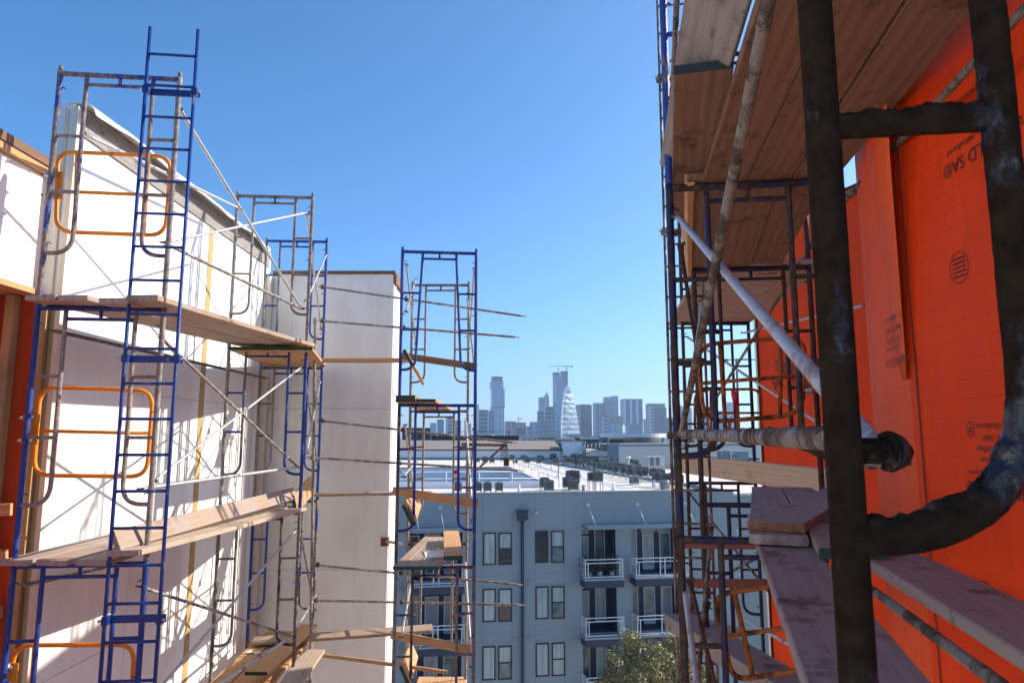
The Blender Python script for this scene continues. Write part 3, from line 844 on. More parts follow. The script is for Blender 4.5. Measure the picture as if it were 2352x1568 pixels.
tk((936, 1180, 8.4), (952, 1140, 10.2), 'upper green-ended board leaning at the left of the corner tower above the paper deck', up=(.87, 0, .45))
tk((944, 1186, 8.45), (958, 1146, 10.2), 'lower green-ended board leaning at the left of the corner tower above the paper deck', up=(.87, 0, .45), wd=.22)
tk((899, 1456, 9.2), (1080, 1491, 8.7), 'red-brown board on edge across the lowest lift of the corner tower', 'fresh', 'fresh', up=(0, -1, .1), wd=.10)
tk((930, 1552, 8.4), (950, 1492, 10.2), 'green-ended board leaning at the bottom left of the corner tower', up=(.87, 0, .45))
zd = zt - 3 * FH + .022
for i, lab in enumerate(('left', 'middle', 'right')):
    plank((xa + .2 + i * .235, 8.2, zd), (xa + .15 + i * .235, 10.6, zd), lab + ' board of the lowest corner tower deck, cut by the bottom edge', 'fresh', 'green_end', group=GT, wd=.23)
# wall tie with a red shoe
t = thing('wall_tie', 'short steel wall tie with a red-brown shoe at the white wall corner', 'wall tie', P(886, 1243, 10.6))
MB().tube([P(888, 1243, 10.55), P(930, 1249, 8.62)], .02, 8).build('tube', 'galv', t)
MB().box(P(884, 1243, 10.62), (.055, 0, 0), (0, .05, 0), (0, 0, .06)).build('shoe', 'red_dark', t)
# side bracket with hanging tie wires
t = thing('side_bracket', 'rusty side bracket sticking out right of the corner tower over the roof terrace', 'bracket', P(1090, 1021, 10.5))
MB().tube([P(1060, 1020, 10.5), P(1164, 1022, 10.5)], .024, 10, .003, .03).build('arm', 'rust', t)
MB().tube([P(1156, 1024, 10.5), P(1091, 1082, 10.5)], .016, 8).build('strut', 'rust', t)
MB().tube([P(1163, 1012, 10.5), P(1164, 1034, 10.5)], .014, 8).build('spigot', 'mud', t)
t = thing('tie_wire_bundle', 'loops of rusty tie wire hanging from the tip of the side bracket', 'wire', P(1158, 1030, 10.48))
for k in range(6):
    u = 1152 + k * 2.4
    pts = [P(u + 2, 1016, 10.46), P(u - 2 + rnd.uniform(-2, 2), 1040, 10.44), P(u + rnd.uniform(-3, 3), 1068 - rnd.uniform(0, 8), 10.45), P(u + 5, 1045, 10.47), P(u + 1, 1018, 10.48)]
    MB().tube(rounded(pts, .1, 5), .0032, 5).build('wire', 'brown_iron', t)
tag(MB().box(P(1163, 1061, 10.4), (.04, 0, 0), (0, .04, 0), (0, 0, .055)).box(P(1163, 1054, 10.4), (.025, 0, 0), (0, .025, 0), (0, 0, .02)).build('wire_reel', 'brown_iron', origin=P(1163, 1061, 10.4)),
    'small red-brown reel hanging among the tie wires', 'reel')
c = P(1046, 1084, 10.3)
o = MB().add([c + Vector(v) * .62 for v in ((-.03, 0, .05), (.035, 0, .045), (.04, -.01, -.01), (.01, 0, -.06), (-.035, -.01, -.015), (0, -.03, .01))], [(0, 5, 1), (1, 5, 2), (2, 5, 3), (3, 5, 4), (4, 5, 0)])
o = tag(o.build('flag_ribbon', 'red', origin=c), 'small bright red ribbon tied to a rear leg of the corner tower', 'ribbon')
o.modifiers.new('thick', 'SOLIDIFY').thickness = .004
# ------------------------------------------------------------------ orange wrapped building on the right
C0 = Vector((1.56 + .045 * 0.3, .3, 0)); C1 = Vector((1.56 + .045 * 2.96, 2.96, 0)); C2 = Vector((1.83, 3.55, 0))
rb = thing('orange_wrapped_building', 'unfinished building wrapped in bright orange weather barrier sheet behind the right scaffold', 'building', (C1.x, C1.y, GZ))
wd = (C1 - C0).normalized()
part(MB().wall(C0, C1, GZ, 4.2), 'near_wrap', 'wrap', rb)
# rounded corner strip, sky light put into its paler orange
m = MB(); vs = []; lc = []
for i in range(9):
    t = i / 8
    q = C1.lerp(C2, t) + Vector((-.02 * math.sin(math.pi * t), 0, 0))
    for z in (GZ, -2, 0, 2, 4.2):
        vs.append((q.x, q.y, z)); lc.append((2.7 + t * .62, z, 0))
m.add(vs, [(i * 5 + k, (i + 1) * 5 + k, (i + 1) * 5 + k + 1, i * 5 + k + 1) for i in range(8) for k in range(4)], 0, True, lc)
part(m, 'corner_wrap', 'wrap_sky_tone', rb)
m = MB().wall(C2, (5.4, 3.62), GZ, 4.2); m.wall((5.4, 3.62), (5.4, .3), GZ, 4.2); m.wall((5.4, .3), C0, GZ, 4.2)
m.add([(C0.x, .3, 4.2), (C1.x, C1.y, 4.2), (C2.x, C2.y, 4.2), (5.4, 3.62, 4.2), (5.4, .3, 4.2)], [(0, 4, 3, 2, 1)])
part(m, 'side_wrap', 'wrap', rb)
# vertical lap seams of the sheet
for s in (.06,):
    q = C1 + wd * -s
    n_ = Vector((-wd.y, wd.x, 0))
    part(MB().box(q + n_ * .004 + Vector((0, 0, -8)), wd * .004, n_ * .002, (0, 0, 12)), 'lap_seam', 'red_dark', rb)
# curled flap of sheet peeling off the corner
m = MB(); vs = []; lc = []
zb2 = P(2107, 870, C1.y).z
for i in range(19):
    t = i / 18
    z = zb2 + (2.6 - zb2) * t
    k = min(1, t * 1.9) ** .75
    free = Vector((C1.x - .006, C1.y - .004, 0)).lerp(Vector((1.600, 2.80, 0)), k)
    att = C1.lerp(C2, .12 + .5 * k)
    for j in range(9):
        u = j / 8
        q = att.lerp(free, u)
        b = .035 * k * math.sin(math.pi * u) + .008 * noise.noise(Vector((u * 3, z * 2.5, 4)))
        q = q + Vector((-.9, -.4, 0)) * b + Vector((-.008, 0, 0))
        vs.append((q.x, q.y, z)); lc.append((3.5 - u * .3, z, 0))
m.add(vs, [(i * 9 + k, i * 9 + k + 1, (i + 1) * 9 + k + 1, (i + 1) * 9 + k) for i in range(18) for k in range(8)], 0, True, lc)
o = part(m, 'loose_flap', 'wrap_sky_tone', rb)
o.modifiers.new('thick', 'SOLIDIFY').thickness = .0015
# far run of the wrapped wall
D0 = Vector((5.2, 5.6, 0)); D1 = Vector((4.28, 8.35, 0)); D2 = P(1737, 780, 10.3); D2.z = 0
m = MB().wall((5.41, 3.64), D0, GZ, 4.2); m.wall(D0, D1, GZ, 3.0); m.wall(D1, D2, GZ, 3.0, 2.9); m.wall(D2, (6.5, 10.6), GZ, 3.0, 5)  # first sheet is out of view, added to block sun through the gap
part(m, 'far_wrap', 'wrap', rb)
e = (D2 - D1).normalized(); en = Vector((-e.y, e.x, 0))
part(MB().box(D2 + en * .01 + Vector((0, 0, -8.5)), e * .02, en * .012, (0, 0, 11.5)), 'edge_trim', 'trim', rb)
part(MB().box(D2 - e * .035 + en * .012 + Vector((0, 0, -8.5)), e * .008, en * .012, (0, 0, 11.5)), 'edge_strip', 'black', rb)
for a, b in ((D0, D1), (D1, D2)):
    c = a.lerp(b, .5); d = (b - a) / 2
    part(MB().box(c + Vector((0, 0, 3.03)), d * 1.01, en * .12, (0, 0, .028)), 'parapet_board', 'brown', rb)
    part(MB().box(c + Vector((0, 0, 3.065)), d * 1.012, en * .16, (0, 0, .006)), 'parapet_cap', 'black', rb)

# printing on the sheet, upside down as in the place
def print_text(s, p, ex, size, name='printed_text', align='RIGHT', parent=rb, bold=0.0, up=None):
    cu = bpy.data.curves.new('lettering', 'FONT')
    cu.body = s; cu.size = size; cu.align_x = align; cu.offset = bold
    cu.resolution_u = 3
    tmp = bpy.data.objects.new('lettering', cu); col.objects.link(tmp)
    dg = bpy.context.evaluated_depsgraph_get()
    me = bpy.data.meshes.new_from_object(tmp.evaluated_get(dg))
    bpy.data.objects.remove(tmp)
    ex = Vector(ex).normalized(); ey = Vector(up) if up else Vector((0, 0, -1))
    pl = Vector(p)
    root = parent
    mb = MB()
    mb.add([pl + ex * v.co.x + ey * v.co.y for v in me.vertices], [tuple(q.vertices) for q in me.polygons])
    bpy.data.meshes.remove(me)
    return part(mb, name, 'ink', parent)
wn_ = Vector((-wd.y, wd.x, 0))
if wn_.x > 0: wn_ = -wn_
def onw(U, V): return PN(U, V, C0 + wn_ * .003, wn_)
def stamp(rows):
    for s, U, V, sz in rows:
        print_text(s, onw(U, V), wd, sz)
stamp([('VaproShield.com', 2190, 238, .036), ('866.731.7663', 2204, 252, .036), ('for Buildings', 2222, 262, .036), ('Air Barrier', 2236, 300, .036),
       ('Self-adhered', 2174, 350, .034), ('WrapSHIELD SA\u00ae', 2166, 385, .072),
       ('VaproShield.com', 2240, 973, .030), ('866.731.7663', 2256, 999, .030), ('for Buildings', 2242, 1025, .030), ('Air Barrier', 2250, 1049, .030),
       ('Self-adhered', 2225, 1078, .030), ('WrapSHIELD SA\u00ae', 2218, 1103, .072)])
def ring(U, V, ru, rz, wdt=.0016):
    m = MB(); c = onw(U, V); k = 30
    vs = []
    for i in range(k):
        a = 2 * math.pi * i / k
        for q in (1 - wdt / ru, 1 + wdt / ru):
            vs.append(c + wd * (ru * q * math.cos(a)) + Vector((0, 0, rz * q * math.sin(a))))
    m.add(vs, [(2 * i, 2 * i + 1, (2 * i + 3) % (2 * k), (2 * i + 2) % (2 * k)) for i in range(k)])
    return m
for (U, V, ru, rz, rows) in ((2202, 614, .058, .060, 5), (2228, 985, .022, .026, 0), (2172, 250, .018, .022, 0), (2262, 1375, .06, .06, 5)):
    m = ring(U, V, ru, rz)
    c = onw(U, V)
    for r_ in range(rows):
        zz = (r_ - (rows - 1) / 2) * .017
        x = -.6 * ru
        while x < .6 * ru:
            q = c + wd * x + Vector((0, 0, zz))
            m.box(q, wd * .0032, wn_ * .0003, (0, 0, .0032)); x += .0085
    if not rows:
        for k in (-.35, .1): m.box(c + Vector((0, 0, rz * k)), wd * ru * .55, wn_ * .0003, (0, 0, rz * .12))
    part(m, 'printed_bubble' if rows else 'printed_emblem', 'ink', rb)
# the same printing, foreshortened, on the corner strip and on the far run
f = (C2 - C1).normalized(); fn = Vector((-f.y, f.x, 0)); fn = fn if fn.x < 0 else -fn
def onf(U, V): return PN(U, V, C1 + fn * .03, fn)
for s, U, V, sz in (('VaproShield.com', 2030, 735, .04), ('866.731.7663', 2033, 758, .04), ('for Buildings', 2034, 782, .04), ('Air Barrier', 2035, 800, .04), ('WrapSHIELD SA', 2034, 830, .05)):
    print_text(s, onf(U, V), f, sz)
e2 = (D2 - D1).normalized(); n2 = Vector((-e2.y, e2.x, 0)); n2 = n2 if n2.x < 0 else -n2
def onfar(U, V): return PN(U, V, D1 + n2 * .006, n2)
for s, U, V, sz in (('VaproShield.com', 1779, 828, .11), ('866.731.7663', 1786, 836, .11), ('for Buildings', 1780, 845, .11), ('Air Barrier', 1787, 853, .11), ('WrapSHIELD SA', 1772, 872, .22),
                    ('VaproShield.com', 1779, 1330, .11), ('WrapSHIELD SA', 1772, 1365, .22)):
    print_text(s, onfar(U, V), e2, sz)

# ------------------------------------------------------------------ right scaffold
GQ = 'scaffold frames along the orange wall'
dR = Vector((1, -.13, 0)).normalized()
r1l = P(1921, 784, .87)
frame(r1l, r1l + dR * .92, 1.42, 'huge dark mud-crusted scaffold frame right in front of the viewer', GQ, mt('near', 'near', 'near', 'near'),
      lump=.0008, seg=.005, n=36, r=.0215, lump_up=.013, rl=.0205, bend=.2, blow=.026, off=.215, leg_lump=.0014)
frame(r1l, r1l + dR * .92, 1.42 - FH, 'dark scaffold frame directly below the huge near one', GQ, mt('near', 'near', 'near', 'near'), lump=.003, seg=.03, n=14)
r2l = P(1541, 560, 3.79)
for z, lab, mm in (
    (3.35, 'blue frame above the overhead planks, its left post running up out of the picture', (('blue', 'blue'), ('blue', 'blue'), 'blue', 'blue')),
    (1.42, 'frame carrying the overhead planks, second from the viewer on the orange side', (('navy_shade', 'mud_shade'), ('navy_shade', 'rust_shade'), 'navy_shade', 'rust_shade')),
    (-.51, 'frame under the broken planks, second from the viewer on the orange side', (('rust_shade', 'rust_shade'), ('navy_shade', 'rust_shade'), 'navy_shade', 'rust_shade'))):
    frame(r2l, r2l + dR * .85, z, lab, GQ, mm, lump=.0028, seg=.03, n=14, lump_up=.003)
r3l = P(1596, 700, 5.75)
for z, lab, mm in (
    (3.35, 'brown frame above the second overhead deck, mostly behind boards', mt('rust_shade')),
    (1.42, 'rusty frame at the end of the second overhead deck with the large orange gate', (('rust_shade', 'rust_shade'), ('rust_shade', 'rust_shade'), 'navy_shade', 'rust_shade')),
    (-.51, 'rusty frame below the pale board, third from the viewer on the orange side', (('rust_shade', 'mud_shade'), ('navy_shade', 'rust_shade'), 'navy_shade', 'rust_shade'))):
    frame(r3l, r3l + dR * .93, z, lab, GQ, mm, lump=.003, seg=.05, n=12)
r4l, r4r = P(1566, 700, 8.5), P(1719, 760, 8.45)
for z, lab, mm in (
    (3.35, 'farthest frame on the orange side, upper lift against the sky', mt('mud_shade')),
    (1.42, 'farthest frame on the orange side, with the small orange gate at skyline height', mt('mud_shade', 'navy_shade', 'navy_shade', 'navy_shade')),
    (-.51, 'farthest frame on the orange side, dark blue in front of the white roof', mt('rust_shade', 'navy_shade', 'navy_shade', 'navy_shade')),
    (-2.44, 'farthest frame on the orange side, lowest lift beside the outdoor stair', mt('rust_shade', 'navy_shade', 'navy_shade', 'navy_shade'))):
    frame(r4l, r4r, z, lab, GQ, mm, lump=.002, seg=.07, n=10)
# slim grey access ladder on the outer side
a, b = P(1519, 300, 6.2), P(1600, 300, 6.15)
ladder(a, b, 4.6, -3.6, .285, 'slim grey access ladder running the full height outside the right scaffold', 'galv_shade', r=.0125,
       z_first=4.4, brackets=(P(1520, 178, 6.2).z, P(1530, 530, 6.2).z, P(1540, 1000, 6.2).z))
# braces
GW = 'braces of the right scaffold'
for pa, pb, mat, lab, r, lump in (
    (P(1563, 1003, 3.72), P(1815, -240, 1.15), 'galv_shade', 'long brown-grey brace in front of the overhead planks, steep', .0155, .0005),
    (P(1556, 497, 3.72), P(2040, 1058, .97), 'galv', 'thick pale brace falling from the left post to behind the near post', .0150, .0003),
    (P(1566, 997, 3.74), P(1990, 1014, .96), 'galv_shade', 'mud-topped guard tube running level to the near post', .0185, .0022),
    (P(1545, 226, 3.74), P(1556, -40, 3.0), 'galv_shade', 'left one of two brown tubes beside the tall blue post at the top', .0150, .0006),
    (P(1548, 226, 3.72), P(1592, -40, 2.75), 'galv_shade', 'right one of two brown tubes beside the tall blue post at the top', .0155, .0006),
    (P(1893, 512, 4.35), P(2420, -50, 1.65), 'galv_shade', 'dull tube across the orange sheet at upper right', .0150, .0005),
    (P(1960, 1322, 2.9), P(2345, 1606, 1.35), 'galv_shade', 'dull tube in front of the orange sheet below the right plank', .0150, .0008),
    (P(1562, 560, 3.95), P(1606, 840, 5.6), 'rust_shade', 'brown brace inside the right scaffold near the left post', .0135, .0005),
    (P(1614, 690, 5.6), P(1585, 900, 4.0), 'galv', 'grey brace inside the right scaffold, leaning the other way', .0135, .0004),
    (P(1577, 773, 8.4), P(1925, 1000, 6.0), 'galv', 'pale brace crossing the lower part of the orange wall', .0135, .0004),
    (P(1572, 1030, 8.4), P(1870, 555, 5.7), 'galv_shade', 'brown brace rising over the orange wall behind the gate', .0140, .0006),
    (P(1708, 764, 8.4), P(1990, 700, 6.2), 'galv', 'pale rail at the top of the far orange wall', .0135, .0004),
    (P(1571, 1337, 3.85), P(1604, 1600, 3.2), 'galv', 'grey tube hanging down beside the left post near the bottom', .0150, .0005),
    (P(1583, 1330, 3.9), P(1648, 1590, 5.0), 'rust_shade', 'brown tube at the lower left of the right scaffold, sloping right', .0135, .0006),
    (P(1634, 1210, 5.3), P(1600, 1600, 4.3), 'galv_shade', 'brown tube crossing the lower frames of the right scaffold', .0140, .0006),
    (P(1580, 1128, 8.3), P(1772, 1366, 7.0), 'galv_shade', 'thin brace over the grey facade, falling right to the orange edge', .0125, .0004),
    (P(1594, 1356, 8.3), P(1745, 1278, 8.0), 'galv_shade', 'thin brace over the grey facade, rising right to the orange edge', .0125, .0004),
    (P(1628, 1376, 8.2), P(1850, 1500, 6.2), 'galv', 'pale tube behind the lowest orange gate', .0145, .0004)):
    brace(pa, pb, lab, mat, r, GW, 0.0 if lump > .002 else .0003, .006 if lump > .002 else .02, n=24, lump_up=.006 if lump > .002 else 0.0)
# coupler with its big washer and nut on the near post
t = thing('pipe_coupler', 'dark coupler with round washer and nut sticking out right of the near post', 'coupler', P(2010, 1035, .9))
a, b = P(1955, 1035, .895), P(2088, 1037, .905)
ax = (b - a).normalized()
MB().tube([a, a.lerp(b, .66)], .0165, 18, .002, .01).build('stub', 'near', t)
MB().tube([a.lerp(b, .60), a.lerp(b, .66)], .0255, 24).tube([a.lerp(b, .66), a.lerp(b, .84)], [.0265, .021], 24).build('washer', 'near', t)
MB().tube([a.lerp(b, .84), b], .010, 6).build('nut', 'near', t)
c = P(2012, 1048, .93)
MB().tube([P(1984, 1000, .93), P(2022, 1040, .925), P(2018, 1072, .925)], [.014, .016, .014], 12, .001).build('tube_tip', 'galv', t)
# decks
GO = 'planks of the right scaffold'
def seg(x0, x1, y0, y1, z0, lab, mat, end, name='scaffold_plank', w_=.238, th=.042, up=(0, 0, 1), z1=None):
    return plank((x0, y0, z0), (x1, y1, z0 if z1 is None else z1), lab, mat, end, wd=w_, th=th, up=up, group=GO, name=name, n=18)
ax_ = .158
for i, lab in enumerate(('outer', 'middle', 'inner')):
    x2 = 1.20 + i * .246
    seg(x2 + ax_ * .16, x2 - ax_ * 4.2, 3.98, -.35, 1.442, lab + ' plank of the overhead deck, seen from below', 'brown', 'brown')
seg(.775, 1.20, 2.64, 4.55, 1.487, 'dark-ended plank lying on top of the overhead deck at its outer edge', 'brown', 'dark_end', w_=.235)
seg(.533, .985, .9, 3.95, 1.565, 'grey weathered toe board leaning outward along the overhead deck', 'grey', 'grey', up=(.57, 0, .82), w_=.24, th=.04)
for i, lab in enumerate(('outer', 'middle', 'inner')):
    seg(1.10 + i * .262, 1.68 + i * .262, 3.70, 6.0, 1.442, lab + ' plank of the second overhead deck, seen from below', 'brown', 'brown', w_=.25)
seg(.985, 1.55, 3.75, 6.0, 1.50, 'pale toe board on edge along the second overhead deck', 'fresh', 'fresh', up=(.97, 0, .2), w_=.2)
for i, lab in enumerate(('outer', 'second', 'third', 'inner')):
    seg(1.72 + i * .262, 2.12 + i * .245, 5.6, 8.75, 1.442, lab + ' plank of the farthest overhead deck over the orange wall', 'pine', 'pine', w_=.25)
plank(P(1561, 1063, 8.9), P(1960, 1114, 6.1), 'long pale board on edge across the third frame, lit against the orange wall', 'pale', 'pale', up=(.75, -.6, .1), wd=.235, group=GO)
# deck below the viewer
zA = -.487
def onA(U, V): return PZ(U, V, zA)
seg(1.577, .30, 4.4, .1, zA, 'big mauve plank leading away under the near post', 'mauve', 'mauve')
seg(1.655, 1.10, 3.55, 1.0, zA + .004, 'mauve plank beside the orange sheet with splintered top', 'mauve', 'mauve')
seg(2.24, 1.17, 6.25, 3.15, zA + .043, 'grey splintered plank end lying on the big mauve plank', 'mauve', 'grey', w_=.245)
seg(2.49, 1.31, 6.2, 2.76, zA + .044, 'plank with a dark green painted end, half hidden by the near post', 'mauve', 'green_end', w_=.245)
seg(1.20, 2.80, 3.26, 5.9, zA + .088, 'reddish plank thrown slantwise across the broken boards', 'mauve', 'brown', w_=.25, th=.044)
plank(P(1560, 1425, 6.2), P(1905, 1640, 4.1), 'wide mauve plank at the bottom with a pale edge', 'mauve', 'pale', wd=.26, th=.12, group=GO)  # end faces in pale wood
plank(P(1590, 1420, 8.3), P(1690, 1450, 6.8), 'short pale plank end behind the lowest frames', 'pine', 'pine', group=GO)
# red bars behind the lower frames
for (a, b, lab) in (((1560, 1249, 4.6), (1735, 1251, 4.4), 'flat red-brown bar just behind the blue header of the lower frame'),
                    ((1572, 1340, 5.2), (1772, 1340, 5.0), 'flat red-brown bar lower down, behind the orange rails')):
    a = P(*a); b = P(*b); d = (b - a) / 2
    tag(MB().box(a.lerp(b, .5), d, (0, .008, 0), (0, 0, .026)).box(a.lerp(b, .5) + Vector((0, .02, .022)), d, (0, .02, 0), (0, 0, .004)).build('steel_bar', 'red_dark', origin=a), lab, 'bar', 'red-brown bars')
# gates
gate([P(1600, 792, 5.45), P(1850, 772, 5.2), P(1843, 952, 5.2), P(1618, 970, 5.45)], 'large worn orange gate in front of the orange wall', 'orange_old', .0175, v_t=(.22, .78), corner=.16, clamp_at=P(1858, 870, 5.2))
gate([P(1596, 895, 8.3), P(1748, 893, 8.3), P(1748, 1003, 8.3), P(1596, 1003, 8.3)], 'small far orange gate at skyline height between the right posts', 'orange_old', .016, v_t=(.24, .64), corner=.14)
gate([P(1640, 1364, 4.4), P(1880, 1330, 4.2), P(1930, 1523, 4.2), P(1682, 1562, 4.4)], 'lowest worn orange gate partly hidden behind the big mauve plank', 'orange_old', .0165, v_t=(.20, .80), corner=.10)
# warning tape
m = MB(); vs = []
for i in range(13):
    t = i / 12
    c = P(1682 + 7 * math.sin(t * 5), 892 + 96 * t, 8.2)
    wv = .018 + .014 * math.sin(t * 7)
    vs += [c + Vector((-wv, .02 * math.sin(t * 9), 0)), c + Vector((wv, -.02 * math.sin(t * 9), 0))]
m.add(vs, [(2 * i, 2 * i + 1, 2 * i + 3, 2 * i + 2) for i in range(12)], 0, True)
o = tag(m.build('warning_tape', 'red', origin=vs[0]), 'strip of red warning tape hanging from the small far gate', 'tape')
o.modifiers.new('thick', 'SOLIDIFY').thickness = .002
# ------------------------------------------------------------------ grey apartment block across the courtyard
A9 = R(9.6)
fu = Vector((math.cos(A9), math.sin(A9), 0)); fo = Vector((math.sin(A9), -math.cos(A9), 0)); fi = -fo
F0 = Vector((-2.0, 40.1, 0))
def fac(U, V, d=0.0):
    q = PN(U, V, F0 + fo * d, fo) - F0
    return q.dot(fu), q.z
def FP(s, z, d=0.0): return F0 + fu * s + fo * d + Vector((0, 0, z))
ab = thing('apartment_building', 'grey-blue apartment block with balconies and a white flat roof full of air conditioners', 'building', FP(0, GZ), None)
def fbox(m, s0, s1, z0, z1, d0, d1, mi=0):
    return m.box(FP((s0 + s1) / 2, (z0 + z1) / 2, (d0 + d1) / 2), fu * ((s1 - s0) / 2), fo * (abs(d1 - d0) / 2), (0, 0, (z1 - z0) / 2), mi)
ap = lambda mb, name, mat, parent=ab: mb.build(name, mat, parent)
ZP = P(1330, 1131, 41.0).z        # top of the front parapet
RZ = ZP - .22                     # roof
SL, SR = -26.0, fac(1684, 1128)[0]
zst = [fac(1290, v)[1] for v in (1218, 1346.5, 1474)]   # window heads of three storeys
pitch = (zst[0] - zst[2]) / 2
# balcony recesses (s range) and the window bays
b1 = (fac(1336, 1250)[0], fac(1414, 1250)[0]); b2 = (fac(1450, 1250)[0], fac(1562, 1250)[0]); b0 = (fac(938, 1250)[0], fac(1062, 1250)[0])
rec = [b0, b1, b2]
zrow = [fac(1335, v) for v in (1217, 1345, 1473)]
lev = []                          # (head, floor) of the balcony recesses
zf = [fac(1335, v, 0.0)[1] for v in (1324, 1456)]
dz = zf[0] - zf[1]
for k in range(5): lev.append((zf[0] - dz * k + 2.62, zf[0] - dz * k + .06))
# facade as a sheet with the recess openings cut out, strip by strip
cuts = sorted([SL, SR] + [x for r_ in rec for x in r_])
mw = MB()
def fq(m, s0, s1, z0, z1, d=0.0):
    m.add([FP(s0, z0, d), FP(s1, z0, d), FP(s1, z1, d), FP(s0, z1, d)], [(0, 1, 2, 3)])
for a, b in zip(cuts, cuts[1:]):
    inside = any(r_[0] - 1e-6 <= a and b <= r_[1] + 1e-6 for r_ in rec)
    if not inside: fq(mw, a, b, GZ, ZP)
    else:
        top = ZP
        for (h, f_) in lev:
            fq(mw, a, b, h, top); top = f_
        fq(mw, a, b, GZ, top)
ap(mw, 'wall', 'stucco')
# side and back walls
BK = 88.0
m = MB()
def GP_(s, t, z): return F0 + fu * s + fi * t + Vector((0, 0, z))
for (a, b) in (((SR, 0), (SR, BK)), ((SR, BK), (SL, BK)), ((SL, BK), (SL, 0))):
    m.add([GP_(a[0], a[1], GZ), GP_(b[0], b[1], GZ), GP_(b[0], b[1], ZP), GP_(a[0], a[1], ZP)], [(0, 1, 2, 3)])
ap(m, 'wall', 'stucco')
m = MB(); fbox(m, SL, SR + .06, ZP, ZP + .07, -.32, .07)
ap(m, 'parapet_coping', 'coping')
m = MB(); fbox(m, SL, SR, RZ - .2, ZP - .002, -.30, -.004); ap(m, 'parapet_wall', 'roof')
# joints in the stucco
m = MB()
wz = [fac(1290, v)[1] for v in (1170, 1218 - 4, 1318, 1342, 1446, 1472)]
for v in (1155, 1215, 1317, 1341, 1447, 1469, 1575, 1600):
    z = fac(1250, v)[1]
    x0 = SL
    for r_ in rec:
        if v > 1200: fbox(m, x0, r_[0], z - .012, z + .012, 0, .003)
        x0 = r_[1]
    if v > 1200: fbox(m, x0, SR, z - .012, z + .012, 0, .003)
for U in (1108, 1176, 1229, 1296, 1343, 1411, 1448, 1600, 1650):
    s = fac(U, 1250)[0]
    if any(r_[0] < s < r_[1] for r_ in rec): fbox(m, s - .012, s + .012, lev[0][0] + .02, ZP - .05, 0, .003)
    else: fbox(m, s - .012, s + .012, GZ, ZP - .05, 0, .003)
for s in (-14, -11, -8.4): fbox(m, s - .012, s + .012, GZ, ZP - .05, 0, .003)
ap(m, 'stucco_joints', 'seam')
# windows, each with frame, glass, blind
def window(s0, s1, z0, z1, sash, blind, gl='win'):
    m = MB(); fw = .068
    for (a, b, c, d) in ((s0, s0 + fw, z0, z1), (s1 - fw, s1, z0, z1), (s0 + fw, s1 - fw, z1 - fw, z1), (s0 + fw, s1 - fw, z0, z0 + fw)):
        fbox(m, a, b, c, d, .004, .05)
    if sash: fbox(m, s0 + fw, s1 - fw, (z0 + z1) / 2 - .035, (z0 + z1) / 2 + .035, .004, .045)
    w_ = ap(m, 'window', 'wframe')
    zm = (z0 + z1) / 2
    if sash:
        m = MB(); fbox(m, s0 + fw, s1 - fw, zm + .035, z1 - fw, .005, .02); ap(m, 'pane', 'blind' if blind else gl, w_)
        m = MB(); fbox(m, s0 + fw, s1 - fw, z0 + fw, zm - .035, .005, .02); ap(m, 'pane', gl if blind != 2 else 'blind', w_)
    else:
        m = MB()
        q = z0 + fw + (z1 - z0) * (.0 if blind == 2 else .06)
        fbox(m, s0 + fw, s1 - fw, z0 + fw, z1 - fw, .005, .02); ap(m, 'pane', 'blind' if blind else gl, w_)
    return w_
wh = fac(1290, 1218)[1] - fac(1290, 1291)[1]
bl_t = [[1, 1, 0, 1], [1, 1, 1, 1], [2, 1, 2, 2], [1, 1, 1, 1], [1, 1, 1, 1]]
for k in range(5):
    for j, (ua, ub) in enumerate(((1109.5, 1139), (1145, 1175.5), (1229.5, 1259), (1265.5, 1295))):
        vv = 1222 if j < 2 else 1218
        z1 = fac(ub, vv)[1] - pitch * k
        gl = ('win', 'win_dark', 'win_dark', 'win')[(j + k) % 4]
        window(fac(ua, 1250)[0], fac(ub, 1250)[0], z1 - wh, z1, j % 2 == 1, bl_t[k][j], gl)
# vent grilles between the bays
for k in range(4):
    for (ua, ub) in ((1177, 1191), (1212, 1226)):
        z1 = fac(ub, 1202)[1] - pitch * k
        m = MB(); s0, s1 = fac(ua, 1250)[0], fac(ub, 1250)[0]
        fbox(m, s0, s1, z1 - .18, z1, .003, .03)
        for q in range(3): fbox(m, s0 + .02, s1 - .02, z1 - .16 + q * .05, z1 - .14 + q * .05, .03, .04)
        ap(m, 'vent_grille', 'stucco')
# leader box and downpipe
s = fac(1199, 1200)[0]
m = MB()
z1, z0 = fac(1199, 1172)[1], fac(1199, 1195)[1]
fbox(m, s - .28, s + .28, z0 + .08, z1, .004, .34); fbox(m, s - .33, s + .33, z1, z1 + .06, .004, .40); fbox(m, s - .2, s + .2, z0, z0 + .08, .004, .28)
lh = ap(m, 'downpipe_head', 'navy')
m = MB(); m.tube([FP(s, z0 + .02, .12), FP(s, GZ, .12)], .085, 10); ap(m, 'downpipe', 'navy')
m = MB(); q = FP(*fac(1231, 1176), .06); m.box(q, fu * .09, fo * .06, (0, 0, .05)); wl = ap(m, 'wall_light', 'zinc')
m = MB().box(q + fo * .062 - Vector((0, 0, .012)), fu * .06, fo * .004, (0, 0, .025)); ap(m, 'light_lens', 'white_plastic', wl)
